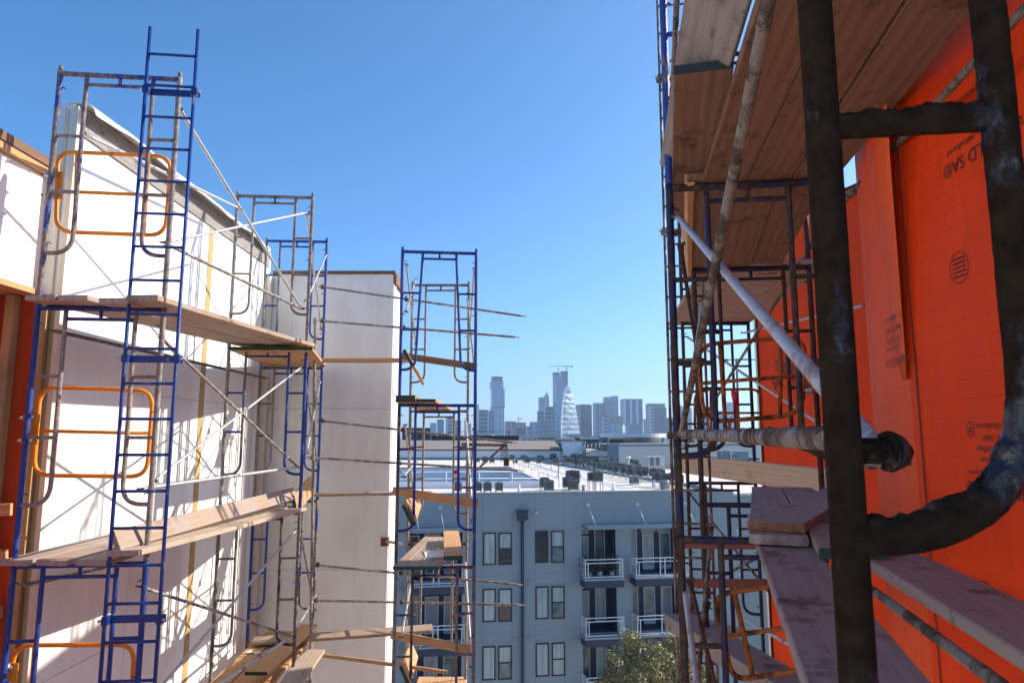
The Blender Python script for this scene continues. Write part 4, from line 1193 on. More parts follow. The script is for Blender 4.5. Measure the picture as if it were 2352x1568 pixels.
# canopies on tie rods over the top balconies
for (ua, ub, v) in ((1333, 1575, 1204), (942, 1066, 1213)):
    s0, s1 = fac(ua + 3, v)[0], fac(ub, v)[0]; z = fac((ua + ub) / 2, v)[1]
    m = MB()
    for q in (0.05, .62, 1.16): fbox(m, s0, s1, z - .09, z + .06, q, q + .04)
    fbox(m, s0, s0 + .04, z - .09, z + .06, .09, 1.2); fbox(m, s1 - .04, s1, z - .09, z + .06, .09, 1.2)
    k = int((s1 - s0) / .11)
    for q in range(1, k): fbox(m, s0 + q * .11 - .022, s0 + q * .11 + .022, z + .062, z + .075, .08, 1.2)
    cn = ap(m, 'balcony_canopy', 'canopy')
    n_r = 3 if ub > 1200 else 2
    for q in range(n_r):
        ss = s0 + (s1 - s0) * (.06 + .47 * q)
        m = MB().tube([FP(ss, z + 1.15, .02), FP(ss + .18, z + .07, 1.0)], .016, 6).box(FP(ss, z + 1.15, .03), fu * .09, fo * .03, (0, 0, .09))
        ap(m, 'tie_rod', 'rail', cn)
# recessed balconies: back wall, doors, slab, railing
def balcony(s0, s1, head, flo, plan, k, two):
    dp = 1.35
    m = MB()
    m.add([FP(s0, flo, -dp), FP(s1, flo, -dp), FP(s1, head, -dp), FP(s0, head, -dp)], [(0, 1, 2, 3)])
    m.add([FP(s0, flo, 0), FP(s0, flo, -dp), FP(s0, head, -dp), FP(s0, head, 0)], [(0, 1, 2, 3)])
    m.add([FP(s1, flo, -dp), FP(s1, flo, 0), FP(s1, head, 0), FP(s1, head, -dp)], [(0, 1, 2, 3)])
    m.add([FP(s0, head, 0), FP(s0, head, -dp), FP(s1, head, -dp), FP(s1, head, 0)], [(0, 1, 2, 3)])
    m.add([FP(s0, flo, 0), FP(s1, flo, 0), FP(s1, flo, -dp), FP(s0, flo, -dp)], [(0, 1, 2, 3)])
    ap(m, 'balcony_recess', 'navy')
    for (u0, u1, h, sort) in plan:
        a, b = s0 + (s1 - s0) * u0, s0 + (s1 - s0) * u1
        m = MB(); fw = .06
        if sort == 't':       # transom light above
            z0, z1 = head - .42, head - .06
        else: z0, z1 = flo + (.0 if sort == 'd' else .28), flo + h
        for (c, d, e, f_) in ((a, a + fw, z0, z1), (b - fw, b, z0, z1), (a + fw, b - fw, z1 - fw, z1), (a + fw, b - fw, z0, z0 + (fw if sort != 'd' else .22))):
            fbox(m, c, d, e, f_, -dp + .004, -dp + .06)
        fr = ap(m, {'d': 'balcony_door', 'w': 'balcony_window', 't': 'transom_window'}[sort], 'dframe')
        m = MB(); fbox(m, a + fw, b - fw, z0 + (fw if sort != 'd' else .22), z1 - fw, -dp + .005, -dp + .03)
        ap(m, 'pane', ('blind', 'blind', 'win')[(k + int(u0 * 10)) % 3] if sort != 't' else 'blind', fr)
        if sort == 'd':
            m = MB().box(FP(b - .03, flo + 1.0, -dp + .09), fu * .02, fo * .03, (0, 0, .05)); ap(m, 'handle', 'zinc', fr)
    # projecting slab
    pr = 1.0
    m = MB(); fbox(m, s0 - .12, s1 + .12, flo - .50, flo - .10, .004, pr); ap(m, 'balcony_fascia', 'navy')
    m = MB(); fbox(m, s0 - .16, s1 + .16, flo - .098, flo - .01, .004, pr + .05); ap(m, 'balcony_slab', 'coping')
    # railing
    zt = flo + 1.05
    m = MB()
    def bar(a, b, c, d, e, f_): fbox(m, a, b, c, d, e, f_)
    for (a, b, dd) in ((s0 - .1, s1 + .1, pr),):
        bar(a, b, zt - .05, zt, dd - .05, dd); bar(a + .05, b - .05, zt - .24, zt - .19, dd - .045, dd - .005); bar(a + .05, b - .05, flo + .06, flo + .11, dd - .045, dd - .005)
        n_ = 3 if two else 2
        for q in range(n_):
            x = a + (b - a) * q / (n_ - 1)
            for off in ((0,) if q in (0, n_ - 1) else (-.14, .14)):
                xx = min(max(x + off, a + .03), b - .03)
                bar(xx - .03, xx + .03, flo - .005, zt - .052, dd - .05, dd - .004)
                sgn = 1 if q == 0 else -1
                if q in (0, n_ - 1): bar(xx + sgn * .16 - .025, xx + sgn * .16 + .025, flo + .112, zt - .242, dd - .045, dd - .005)
        for x in (a, b):
            sg = 1 if x == a else -1
            fbox(m, min(x, x + sg * .05), max(x, x + sg * .05), zt - .05, zt, .004, dd - .052)
            fbox(m, min(x, x + sg * .04), max(x, x + sg * .04), flo + .06, flo + .11, .004, dd - .052)
            for q in range(6): fbox(m, min(x, x + sg * .015), max(x, x + sg * .015), flo + .11, zt - .05, .12 + q * .14, .132 + q * .14)
    ap(m, 'balcony_railing', 'rail')
for k, (h, f_) in enumerate(lev[:5]):
    balcony(*b1, h, f_, ((.08, .38, 2.02, 'd'), (.08, .38, 0, 't'), (.56, .88, 2.45, 'w')), k, False)
    balcony(*b2, h, f_, ((.03, .27, 2.5, 'w'), (.38, .62, 2.1, 'd'), (.36, .66, 0, 't'), (.74, .98, 2.1, 'd'), (.70, .98, 0, 't')), k + 1, True)
    balcony(*b0, h - .04, f_ - .04, ((.03, .22, 2.3, 'w'), (.34, .60, 2.05, 'd'), (.32, .62, 0, 't'), (.70, .95, 2.05, 'd'), (.68, .95, 0, 't')), k + 2, True)
# roof sheet around the light court
q1, q2, q3, q4 = [PZ(U, V, RZ) for U, V in ((948, 1119), (1262, 1119), (1168, 1074), (912, 1074))]
def st(p): d = p - F0; return d.dot(fu), d.dot(fi)
h = [st(q) for q in (q1, q2, q3, q4)]
s_l = -20.0; h = [(s_l, h[0][1]), h[1], h[2], (s_l, h[2][1])]
out = [(SL, .3), (SR, .3), (SR, BK), (SL, BK)]
m = MB()
for i in range(4):
    j = (i + 1) % 4
    m.add([GP_(*out[i], RZ), GP_(*out[j], RZ), GP_(*h[j], RZ), GP_(*h[i], RZ)], [(0, 1, 2, 3)])
ap(m, 'roof', 'roof')
m = MB()
for i in range(4):
    j = (i + 1) % 4
    m.add([GP_(*h[j], RZ - 9), GP_(*h[i], RZ - 9), GP_(*h[i], RZ), GP_(*h[j], RZ)], [(0, 1, 2, 3)])
ap(m, 'light_court_wall', 'stuccow')
# kerb walls of the light court
m = MB()
def kerb(a, b, hgt, t_):
    A, B = GP_(*a, RZ), GP_(*b, RZ); d = (B - A); L_ = d.length; d.normalize(); nn = Vector((d.y, -d.x, 0))
    m.box(A.lerp(B, .5) + nn * t_ / 2 + Vector((0, 0, hgt / 2)), d * (L_ / 2), nn * (t_ / 2), (0, 0, hgt / 2))
kerb(h[0], h[1], .42, .25)
ap(m, 'light_court_parapet', 'stuccow')
m = MB(); kerb(h[1], h[2], .14, .2); kerb(h[2], h[3], .14, .2); ap(m, 'light_court_kerb', 'coping')
for i in range(9):
    t = h[2][1] ; s = s_l + 1.5 + i * 2.3
    if s < h[2][0] - 1.5:
        m = MB(); a = GP_(s, t - .02, RZ - 3.2); m.box(a, fu * .45, fi * .02, (0, 0, .55)); ap(m, 'court_window', 'win_dark')
# handrail beside the light court
m = MB()
A, B = GP_(h[0][0] + 1, h[0][1] + .2, RZ), GP_(h[1][0] - .3, h[1][1] + .2, RZ)
for i in range(12):
    q = A.lerp(B, i / 11); m.tube([q, q + Vector((0, 0, 1.1))], .03, 6)
for z in (.62, 1.08): m.tube([A + Vector((0, 0, z)), B + Vector((0, 0, z))], .025, 6)
ap(m, 'roof_railing', 'white_plastic')
m = MB()
A, B = GP_(h[1][0] + .6, h[1][1] - .3, RZ), GP_(h[2][0] + .6, h[2][1] - .5, RZ)
for i in range(7):
    q = A.lerp(B, i / 6); m.tube([q, q + Vector((0, 0, 1.05))], .028, 6)
for z in (.6, 1.03): m.tube([A + Vector((0, 0, z)), B + Vector((0, 0, z))], .022, 6)
ap(m, 'roof_railing', 'zinc')
# walkway pads and membrane laps on the roof
m = MB()
def strip(U0, V0, U1, V1, w_):
    a, b = PZ(U0, V0, RZ + .006), PZ(U1, V1, RZ + .006); d = (b - a).normalized(); nn = Vector((-d.y, d.x, 0))
    m.add([a - nn * w_, b - nn * w_, b + nn * w_, a + nn * w_], [(0, 1, 2, 3)])
strip(1225, 1071, 1440, 1122, .5); strip(1232, 1071, 1290, 1062, .4)
ap(m, 'walkway_pad', 'roof_grey')
m = MB()
for i in range(9):
    s = -2 + i * 2.4
    if s > h[1][0] + .5: m.box(GP_(s, 8, RZ + .003), fu * .02, fi * 7.5, (0, 0, .003))
ap(m, 'roof_laps', 'roof_grey')

# right wing with an outdoor stair
wg = thing('stair_wing', 'lower grey wing with dark stair openings right of the apartment block', 'building', GP_(SR + 2, 9, GZ))
m = MB()
x0, y0 = SR + .4, 9.5
def GB_(m, s0, s1, t0, t1, z0, z1): return m.box(GP_((s0 + s1) / 2, (t0 + t1) / 2, (z0 + z1) / 2), fu * ((s1 - s0) / 2), fi * ((t1 - t0) / 2), (0, 0, (z1 - z0) / 2))
GB_(m, x0, x0 + 16, y0 + .6, y0 + 40, GZ, RZ - .9); m.build('wall', 'stucco', wg)
m = MB(); GB_(m, x0 - .1, x0 + 16.1, y0 + .3, y0 + 40, RZ - .898, RZ - .75); m.build('roof', 'roof', wg)
for k in range(4):
    z = RZ - 4.4 - 3.1 * k
    m = MB(); GB_(m, x0 + .5, x0 + 4.5, y0 + .55, y0 + .597, z, z + 2.6); op = m.build('painted_stair_opening', 'black', wg)  # no real hole: black panel painted as the opening's shaded depth
    m = MB(); GB_(m, x0 + .4, x0 + 4.6, y0 - .3, y0 + .5, z - .35, z - .002); m.build('landing', 'coping', wg)
    m = MB()
    for q in range(8): GB_(m, x0 + .6 + q * .48, x0 + .98 + q * .48, y0 + .40, y0 + .54, z + .1 + q * .28, z + .16 + q * .28)
    m.build('stair_flight', 'iron', op)
    m = MB(); GB_(m, x0 + .4, x0 + 4.6, y0 - .28, y0 - .24, z + 1.0, z + 1.06); GB_(m, x0 + .4, x0 + 4.6, y0 - .28, y0 - .24, z + .1, z + .14)
    for q in range(10): GB_(m, x0 + .42 + q * .45, x0 + .45 + q * .45, y0 - .275, y0 - .245, z, z + 1.0)
    m.build('railing', 'rail', wg)

# ------------------------------------------------------------------ air conditioners on the roof
def ac_unit(U, Vb, wpx, label, group, mat='ac', front='fin', legs=.38, rot=0.0, h_=None, barrel=False):
    g0 = PZ(U, Vb, RZ)
    k = g0.y / FPX
    wd_ = wpx * k * .98
    hh = h_ or wd_ * 1.02
    t = thing('air_conditioner', label, 'air conditioner', g0, group)
    a = A9 + rot
    ex = Vector((math.cos(a), math.sin(a), 0)); ey = Vector((-ex.y, ex.x, 0)); ez = Vector((0, 0, 1))
    b = wd_ / 2
    c = g0 + ey * b + ez * (legs + hh / 2)
    if barrel:
        MB().tube([c - ez * hh / 2, c + ez * hh * .42], b, 20).tube([c + ez * hh * .42, c + ez * hh * .5], [b * 1.03, b * .9], 20).build('casing', mat, t)
        m = MB()
        for q in range(24):
            an = 2 * math.pi * q / 24
            d = Vector((math.cos(an), math.sin(an), 0))
            m.box(c + d * (b * 1.004), d.cross(ez) * (b * .05), d * .008, ez * hh * .36)
        m.build('coil', 'ac_dark', t)
    else:
        m = MB().box(c, ex * b, ey * b, ez * hh / 2)
        m.box(c + ez * (hh / 2 + .012), ex * b * 1.03, ey * b * 1.03, ez * .0115)
        m.build('casing', mat, t)
        for sgn, fx, fy in ((-1, ex, ey), (1, ex, ey)):
            pass
        m = MB(); m.box(c - ey * (b + .004), ex * b * .86, ey * .004, ez * hh * .40)
        co = m.build('coil', 'ac_dark', t)
        m = MB()
        nl = max(5, int(hh / .085))
        for q in range(nl): m.box(c - ey * (b + .016) + ez * (hh * (-.38 + .76 * q / (nl - 1))), ex * b * .88, ey * .008, ez * .011)
        m.build('louvres', mat, co)
        for sg in (-1, 1): MB().box(c + ex * (b + .004) * sg, ey * b * .84, ex * .004, ez * hh * .38).build('coil', 'ac_dark', t)
    m = MB().tube([c + ez * (hh / 2 + .024), c + ez * (hh / 2 + .05)], b * .72, 16)
    m.build('fan_guard', 'black', t)
    if legs > .05:
        m = MB()
        for sx in (-1, 1):
            for sy in (-1, 1):
                q = g0 + ey * b + ex * (b * .9 * sx) + ey * (b * .9 * sy)
                m.box(q + ez * legs / 2, ex * .022, ey * .022, ez * legs / 2)
            m.box(g0 + ey * b + ex * (b * .9 * sx) + ez * (legs - .02), ex * .024, ey * b, ez * .018)
        m.box(g0 + ey * b * 1.9 + ez * (legs - .03), ex * b * .92, ey * .02, ez * .018)
        m.build('stand', 'zinc', t)
    return t
def zc(x, y): return 1157.6 + x * .1797, 992 + y * .1797
GA = 'air conditioners near the front edge of the roof'
for x, yb, w_, lg, lab, mat in (
    (585, 784, 112, .22, 'grey air conditioner in front of another one, left pair at the roof edge', 'ac'),
    (528, 752, 108, .25, 'air conditioner at the back of the left pair by the light court', 'ac'),
    (898, 780, 116, .22, 'grey louvred air conditioner at the front of the trio by the roof edge', 'ac'),
    (828, 762, 112, .30, 'air conditioner at the left rear of the trio by the roof edge', 'ac'),
    (898, 742, 150, .45, 'wide air conditioner with a small red badge behind the trio', 'ac'),
    (1216, 756, 112, .62, 'louvred air conditioner on tall legs right of the white mast foot', 'ac'),
    (1136, 744, 92, .62, 'narrow air conditioner on tall legs with loose cables', 'ac'),
    (1682, 678, 98, .1, 'pale-striped air conditioner standing low in front of the long rows', 'ac_pale'),
    (-58, 788, 90, .2, 'air conditioner just right of the corner tower legs', 'ac'),
    (-205, 790, 95, .2, 'air conditioner left behind the corner tower legs', 'ac'),
    (-330, 790, 95, .2, 'louvred air conditioner seen through the corner tower', 'ac'),
    (-590, 790, 95, .2, 'air conditioner nearest the white wall corner', 'ac')):
    if x > -330 or True:
        U, V = zc(x, yb); ac_unit(U, V, w_ * .1797, lab, GA, mat, legs=lg)
U, V = zc(2080, 742); ac_unit(U, V, 115 * .1797, 'round drum-shaped air conditioner beside the right scaffold post', GA, 'ac_pale', legs=.02, barrel=True)
U, V = zc(1015, 742)
GL_ = 'air conditioners in the long diagonal rows'
LAB_L = 'dark green-grey air conditioner on thin legs in the long diagonal rows across the white roof'
rows = [(1540, 470, 80), (1617, 490, 82), (1727, 510, 86), (1807, 520, 68), (1978, 546, 102), (2078, 570, 98), (2190, 560, 90), (2260, 590, 90),
        (1100, 395, 60), (1165, 405, 66), (1230, 420, 70), (1302, 430, 74), (1372, 443, 76), (1436, 457, 78),
        (830, 348, 58), (868, 355, 56), (928, 368, 62), (980, 375, 60), (1020, 350, 60), (1080, 360, 56),
        (1268, 388, 60), (1324, 398, 64), (1400, 414, 74), (1472, 425, 64), (1548, 434, 64), (1618, 446, 74), (1728, 466, 74), (1816, 480, 80), (1930, 500, 88), (2024, 514, 86),
        (900, 290, 62), (990, 290, 70), (1130, 372, 50), (1646, 372, 50), (1700, 380, 60), (2230, 470, 80)]
for x, y, w_ in rows:
    hgt = w_ * 1.0
    U, V = zc(x, y + hgt * 1.50); ac_unit(U, V, w_ * .1797, LAB_L, GL_, 'ac', legs=.42)
GC = 'air conditioners in front of the brown-roofed building'
LAB_C = 'small air conditioner in the loose clusters in front of the brown-roofed building'
for x, yb, w_ in ((108, 372, 62), (148, 408, 56), (252, 366, 56), (288, 392, 64), (310, 408, 52), (462, 370, 56), (490, 376, 52), (455, 412, 58), (638, 372, 76), (656, 408, 46), (690, 414, 44),
                  (780, 345, 52), (805, 392, 52), (-150, 402, 60), (-240, 396, 62), (-330, 392, 40)):
    U, V = zc(x, yb); ac_unit(U, V, w_ * .1797, LAB_C, GC, 'ac', legs=.18)
# other roof equipment
def rooft(name, lab, cat, U, V): return thing(name, lab, cat, PZ(U, V, RZ))
U, V = zc(1955, 470); t = rooft('rooftop_unit', 'large pale grey rooftop unit with dark ribbed panels near the right posts', 'rooftop unit', U, V)
g0 = t.location.copy(); k = g0.y / FPX
W_ = 215 * .1797 * k; H_ = 118 * .1797 * k
MB().box(g0 + fi * 1.2 + Vector((0, 0, .3 + H_ / 2)), fu * W_ / 2, fi * 1.2, (0, 0, H_ / 2)).build('casing', 'ac_pale', t)
m = MB()
for q in (-.30, .05): m.box(g0 + fu * W_ * q + fo * .02 + Vector((0, 0, .3 + H_ / 2)), fu * W_ * .12, fi * .015, (0, 0, H_ * .45))
m.build('filter_panel', 'ac', t)
m = MB()
for q in (-.45, 0, .45): m.box(g0 + fu * W_ * q + fi * 1.2 + Vector((0, 0, .15)), fu * .06, fi * 1.1, (0, 0, .15))
m.build('stand', 'zinc', t)
for x, yb, lab in ((1590, 430, 'white capped vent stack with a pale hood among the far air conditioners'), (1014, 752, 'white mast foot among the air conditioners near the roof edge')):
    U, V = zc(x, yb); t = rooft('vent_stack', lab, 'vent', U, V); q = t.location.copy(); k = q.y / FPX * .1797
    hh = (115 if x > 1500 else 75) * k
    MB().tube([q, q + Vector((0, 0, hh * .8))], 18 * k, 12).build('pipe', 'ac_pale', t)
    MB().tube([q + Vector((0, 0, hh * .82)), q + Vector((0, 0, hh))], [34 * k, 26 * k], 12).build('hood', 'white_plastic', t)
GV = 'small white vent cones on the roof'
for x, yb in ((195, 776), (-400, 776), (-235, 770), (1400, 745), (1925, 700), (475, 440), (1185, 580), (915, 545), (985, 575), (320, 440), (610, 470)):
    U, V = zc(x, yb); q = PZ(U, V, RZ)
    tag(MB().tube([q, q + Vector((0, 0, .32)), q + Vector((0, 0, .5))], [.17, .06, .05], 10).build('vent_cone', 'white_plastic', origin=q), 'small white vent cone standing on the white roof', 'vent', GV)
U, V = zc(698, 570); t = rooft('roof_hydrant', 'thin dark standpipe standing alone on the white roof', 'pipe', U, V); q = t.location.copy()
MB().tube([q, q + Vector((0, 0, 1.5))], .045, 8).tube([q + Vector((0, 0, 1.35)), q + Vector((0, 0, 1.6))], .09, 8).tube([q + Vector((-.16, 0, 1.2)), q + Vector((.16, 0, 1.2))], .04, 6).build('pipe', 'iron', t)
MB().tube([q + Vector((0, 0, .002)), q + Vector((0, 0, .22))], [.22, .1], 10).build('boot', 'white_plastic', t)
U, V = zc(1335, 372); t = rooft('air_duct', 'silver air duct with a hooded louvre on the far part of the roof', 'duct', U, V); q = t.location.copy(); k = q.y / FPX * .1797
MB().box(q + Vector((-60 * k, 0, 34 * k)), (62 * k, 0, 0), (0, 25 * k, 0), (0, 0, 16 * k)).build('duct', 'zinc', t)
MB().hexa([q + Vector(v) * k for v in ((8, -28, 2), (92, -28, 2), (92, 40, 2), (8, 40, 2), (8, -20, 76), (76, -20, 76), (76, 40, 76), (8, 40, 76))]).build('hood', 'ac_pale', t)
m = MB()
for i in range(3): m.box(q + Vector((50, -30 + i * 1.5, 18 + 18 * i)) * k, (26 * k, 0, 0), (0, 1.2 * k, 0), (0, 0, 5 * k))
m.build('louvre', 'brown', t)
for i, (x, yb, w_) in enumerate(((1182, 412, 64),)):
    U, V = zc(x, yb); t = rooft('dark_cabinet', 'tall black equipment cabinet among the rows of air conditioners', 'cabinet', U, V); q = t.location.copy(); k = q.y / FPX * .1797
    MB().box(q + Vector((0, 30 * k, 42 * k)), (32 * k, 0, 0), (0, 30 * k, 0), (0, 0, 38 * k)).build('body', 'black', t)
    MB().box(q + Vector((0, 30 * k, 81.5 * k)), (34 * k, 0, 0), (0, 32 * k, 0), (0, 0, 1.4 * k)).build('lid', 'ac', t)
# ------------------------------------------------------------------ structures on and behind the roof
def QB(m, U0, U1, V0, V1, y, dep, rot=A9, mi=0):
    """box whose front face fills the picture rectangle at depth y"""
    a = P(U0, V1, y); b = P(U1, V1, y); t = P((U0 + U1) / 2, V0, y)
    ex = Vector((math.cos(rot), math.sin(rot), 0)); ey = Vector((-ex.y, ex.x, 0))
    W_ = (b.x - a.x) / ex.x
    c = Vector(((a.x + b.x) / 2, y, (a.z + t.z) / 2)) + ey * dep / 2
    return m.box(c, ex * W_ / 2, ey * dep / 2, (0, 0, (t.z - a.z) / 2), mi)
# building under the brown roof
t = thing('brown_roofed_building', 'long low white building with a brown shingled roof behind the roof terrace', 'building', P(1120, 1057, 108))
q0 = P(900, 1058, 110); q1 = P(1287, 1058, 110)
zb = RZ - .1; ze = P(1287, 1034, 110).z; zr = P(1268, 1011, 122).z
d = Vector((q1.x - q0.x, q1.y - q0.y, 0)).normalized(); nn = Vector((-d.y, d.x, 0))
L_ = (q1 - q0).length + 40
A = Vector((q1.x, q1.y, 0)) - d * L_; B = Vector((q1.x, q1.y, 0))
def pt(base, dd, n_, z): return base + d * dd + nn * n_ + Vector((0, 0, z))
m = MB().hexa([pt(A, 0, 0, zb), pt(B, 0, 0, zb), pt(B, 0, 24, zb), pt(A, 0, 24, zb), pt(A, 0, 0, ze), pt(B, 0, 0, ze), pt(B, 0, 24, ze), pt(A, 0, 24, ze)])
m.build('wall', 'stuccow', t)
m = MB().hexa([pt(A, -1, -.5, ze - .02), pt(B, .3, -.5, ze - .02), pt(B, .3, 24.5, ze - .02), pt(A, -1, 24.5, ze - .02), pt(A, -1, -.5, ze + .16), pt(B, .3, -.5, ze + .16), pt(B, .3, 24.5, ze + .16), pt(A, -1, 24.5, ze + .16)])
fa = m.build('fascia', 'navy', t)
m = MB()
r0 = pt(A, -1, 12, zr); r1 = pt(B, -.3, 12, zr)
e0, e1, e2, e3 = pt(A, -1, -.5, ze + .165), pt(B, .3, -.5, ze + .165), pt(B, .3, 24.5, ze + .165), pt(A, -1, 24.5, ze + .165)
m.add([e0, e1, e2, e3, r0, r1], [(0, 1, 5, 4), (2, 3, 4, 5), (1, 2, 5), (3, 0, 4), (0, 3, 2, 1)])
m.build('roof', 'shingle', t)
m = MB().box(pt(B, -L_ / 2, -.03, zb + .28), d * (L_ / 2 - .1), nn * .03, (0, 0, .16)); m.build('base_band', 'bluegrey', t)
# screens behind it
t = thing('rooftop_screen', 'dark slatted roof screen with a thin frame above the brown roof', 'screen', P(1080, 1012, 150))
m = MB(); QB(m, 994, 1192, 1000, 1012, 150, 2); m.build('slats', 'black', t)
m = MB()
for (a, b, c, e) in ((1032, 1170, 990, 991.2), (1032, 1033.2, 991.3, 999.8), (1168.5, 1170, 991.3, 999.8), (1096, 1097, 991.3, 999.8)): QB(m, a, b, c, e, 150, .3)
m.build('frame', 'iron', t)
t = thing('navy_service_box', 'dark blue-grey service box on the roof left of the slatted screen', 'box', P(960, 1010, 145))
m = MB(); QB(m, 925, 987, 983, 1010, 145, 6); m.build('wall', 'navy', t)
m = MB(); QB(m, 923, 988, 982, 982.9, 144.9, 6.3); m.build('cap', 'bluegrey', t)
t = thing('white_penthouse', 'white stair penthouse with a grey return and steel steps right of the brown roof', 'building', P(1320, 1045, 106))
m = MB(); QB(m, 1297, 1337, 1015, 1046, 106, 7, 0.0); m.build('wall', 'stuccow', t)
m = MB(); QB(m, 1337.3, 1346, 1015.5, 1046, 106, 7, 0.0); m.build('return_wall', 'bluegrey', t)
m = MB(); QB(m, 1294, 1348, 1013, 1014.9, 105.9, 7.4, 0.0); m.build('coping', 'coping', t)
m = MB()
for i in range(9):
    q = P(1318 + i * 3.2, 1046 - i * 2.2, 104.5); m.box(q, (.35, 0, 0), (0, .5, 0), (0, 0, .03))
m.tube([P(1316, 1044, 104), P(1346, 1022, 104)], .05, 6); m.tube([P(1318, 1036, 104), P(1346, 1016, 104)], .03, 6)
m.build('steps', 'zinc', t)
t = thing('dark_gable_building', 'dark low gable end between the brown roof and the white penthouse', 'building', P(1283, 1035, 128))
m = MB(); QB(m, 1268, 1296, 1019, 1037, 128, 8, 0.0); m.build('wall', 'black', t)
m = MB(); QB(m, 1264, 1300, 1017.5, 1018.9, 127.8, 8.4, 0.0); m.build('roof_edge', 'iron', t)
t = thing('white_upper_roof', 'upper white roof slab with a thin railing between the penthouse and the grey box', 'roof', P(1370, 1038, 108))
m = MB(); QB(m, 1346.5, 1398, 1036.5, 1047, 108, 25, 0.0); m.build('wall', 'stuccow', t)
m = MB(); QB(m, 1346.5, 1398, 1035.6, 1036.4, 107.8, 25.2, 0.0); m.build('deck', 'roof', t)
m = MB()
for i in range(6): m.tube([P(1350 + i * 9, 1036, 108), P(1350 + i * 9, 1019, 108)], .04, 6)
for v in (1019, 1027): m.tube([P(1348, v, 108), P(1397, v, 108)], .03, 6)
m.build('railing', 'zinc', t)
t = thing('blue_grey_penthouse', 'big flat blue-grey roof box behind the air conditioners', 'building', P(1500, 1062, 98))
m = MB()
ca, cb, cc_ = P(1396, 1062, 106), P(1422, 1066, 98), P(1735, 1060, 112)
ztop_ = P(1422, 1020, 98).z
for a, b in ((ca, cb), (cb, cc_)):
    m.add([(a.x, a.y, RZ - .3), (b.x, b.y, RZ - .3), (b.x, b.y, ztop_), (a.x, a.y, ztop_)], [(0, 1, 2, 3)])
bk = [cc_ + Vector((-3, 18, 0)), ca + Vector((-1, 14, 0))]
m.add([(p_.x, p_.y, ztop_) for p_ in (ca, cb, cc_, bk[0], bk[1])], [(0, 1, 2, 3, 4)])
m.add([(p_.x, p_.y, zz) for p_, zz in ((cc_, RZ - .3), (bk[0], RZ - .3), (bk[0], ztop_), (cc_, ztop_))], [(0, 1, 2, 3)])
m.build('wall', 'bluegrey', t)
m = MB()
for a, b in ((ca, cb), (cb, cc_)):
    dd = Vector((b.x - a.x, b.y - a.y, 0)); L2 = dd.length; dd.normalize(); n2_ = Vector((dd.y, -dd.x, 0))
    m.box(Vector(((a.x + b.x) / 2, (a.y + b.y) / 2, ztop_ + .09)), dd * L2 / 2, n2_ * .12, (0, 0, .085))
m.build('coping', 'coping', t)
# glazed frame and blue-grey shaft seen between the right posts
t = thing('glazed_stair_tower', 'grey-blue stair tower with a glazed pale frame between the right posts', 'building', P(1700, 1075, 90))
m = MB(); QB(m, 1695, 1722, 1036, 1110, 90, 6, 0.0); m.build('shaft', 'bluegrey', t)
m = MB(); QB(m, 1676, 1694.6, 1037, 1110, 90.2, 5, 0.0); m.build('glazing', 'win', t)
m = MB()
for v in (1040, 1052, 1065, 1078, 1092): QB(m, 1676, 1694, v, v + 1.4, 90, .12, 0.0)
QB(m, 1682, 1683.4, 1036, 1110, 89.85, .12, 0.0); m.build('frame', 'dframe', t)
m = MB(); QB(m, 1722.3, 1750, 1052, 1110, 92, 5, 0.0); m.build('side_wall', 'navy', t)
m = MB()
for v in (1056, 1072): QB(m, 1724, 1748, v, v + 3, 91.9, .09, 0.0)
m.build('sill_band', 'dframe', t)
# oval white roof and red signs further back
t = thing('curved_white_roof', 'low building with a curved white roof edge in front of the towers', 'building', P(1470, 1010, 260))
yc = 285.0
cx = P(1456, 1000, yc).x; rx = P(1531, 1000, yc).x - cx
zt1, zt0 = P(1456, 995, 260).z, P(1456, 1004, 260).z
m = MB(); n_ = 48
ring_ = [(cx + rx * math.cos(2 * math.pi * i / n_), yc + 26 * math.sin(2 * math.pi * i / n_)) for i in range(n_)]
m.add([(x, y, z) for z in (zt0, zt1) for x, y in ring_], [(i, (i + 1) % n_, n_ + (i + 1) % n_, n_ + i) for i in range(n_)] + [tuple(range(n_, 2 * n_)), tuple(range(n_))[::-1]], 0, False)
m.build('roof', 'stuccow', t)
m = MB(); m.add([(cx + (x - cx) * .84, yc + (y - yc) * .84, z) for z in (GZ, zt0) for x, y in ring_], [(i, (i + 1) % n_, n_ + (i + 1) % n_, n_ + i) for i in range(n_)]); m.build('glazing', 'win_dark', t)
m = MB(); QB(m, 1440, 1482, 1009, 1013.5, 248, 1.5, 0.0); m.build('red_band', 'red_dark', t)
t = thing('red_sign_box', 'small red box sign above the roofs at the foot of the sail-shaped tower', 'sign', P(1328, 1012, 230))
m = MB(); QB(m, 1320.5, 1333, 1005, 1012.5, 230, 2, 0.0); m.build('panel', 'red_dark', t)
m = MB(); QB(m, 1317, 1320.3, 1006, 1012.5, 230.2, 2, 0.0); QB(m, 1322, 1324, 1012.6, 1020, 230.4, .5, 0.0); QB(m, 1329, 1331, 1012.6, 1020, 230.4, .5, 0.0); m.build('bracket', 'stuccow', t)
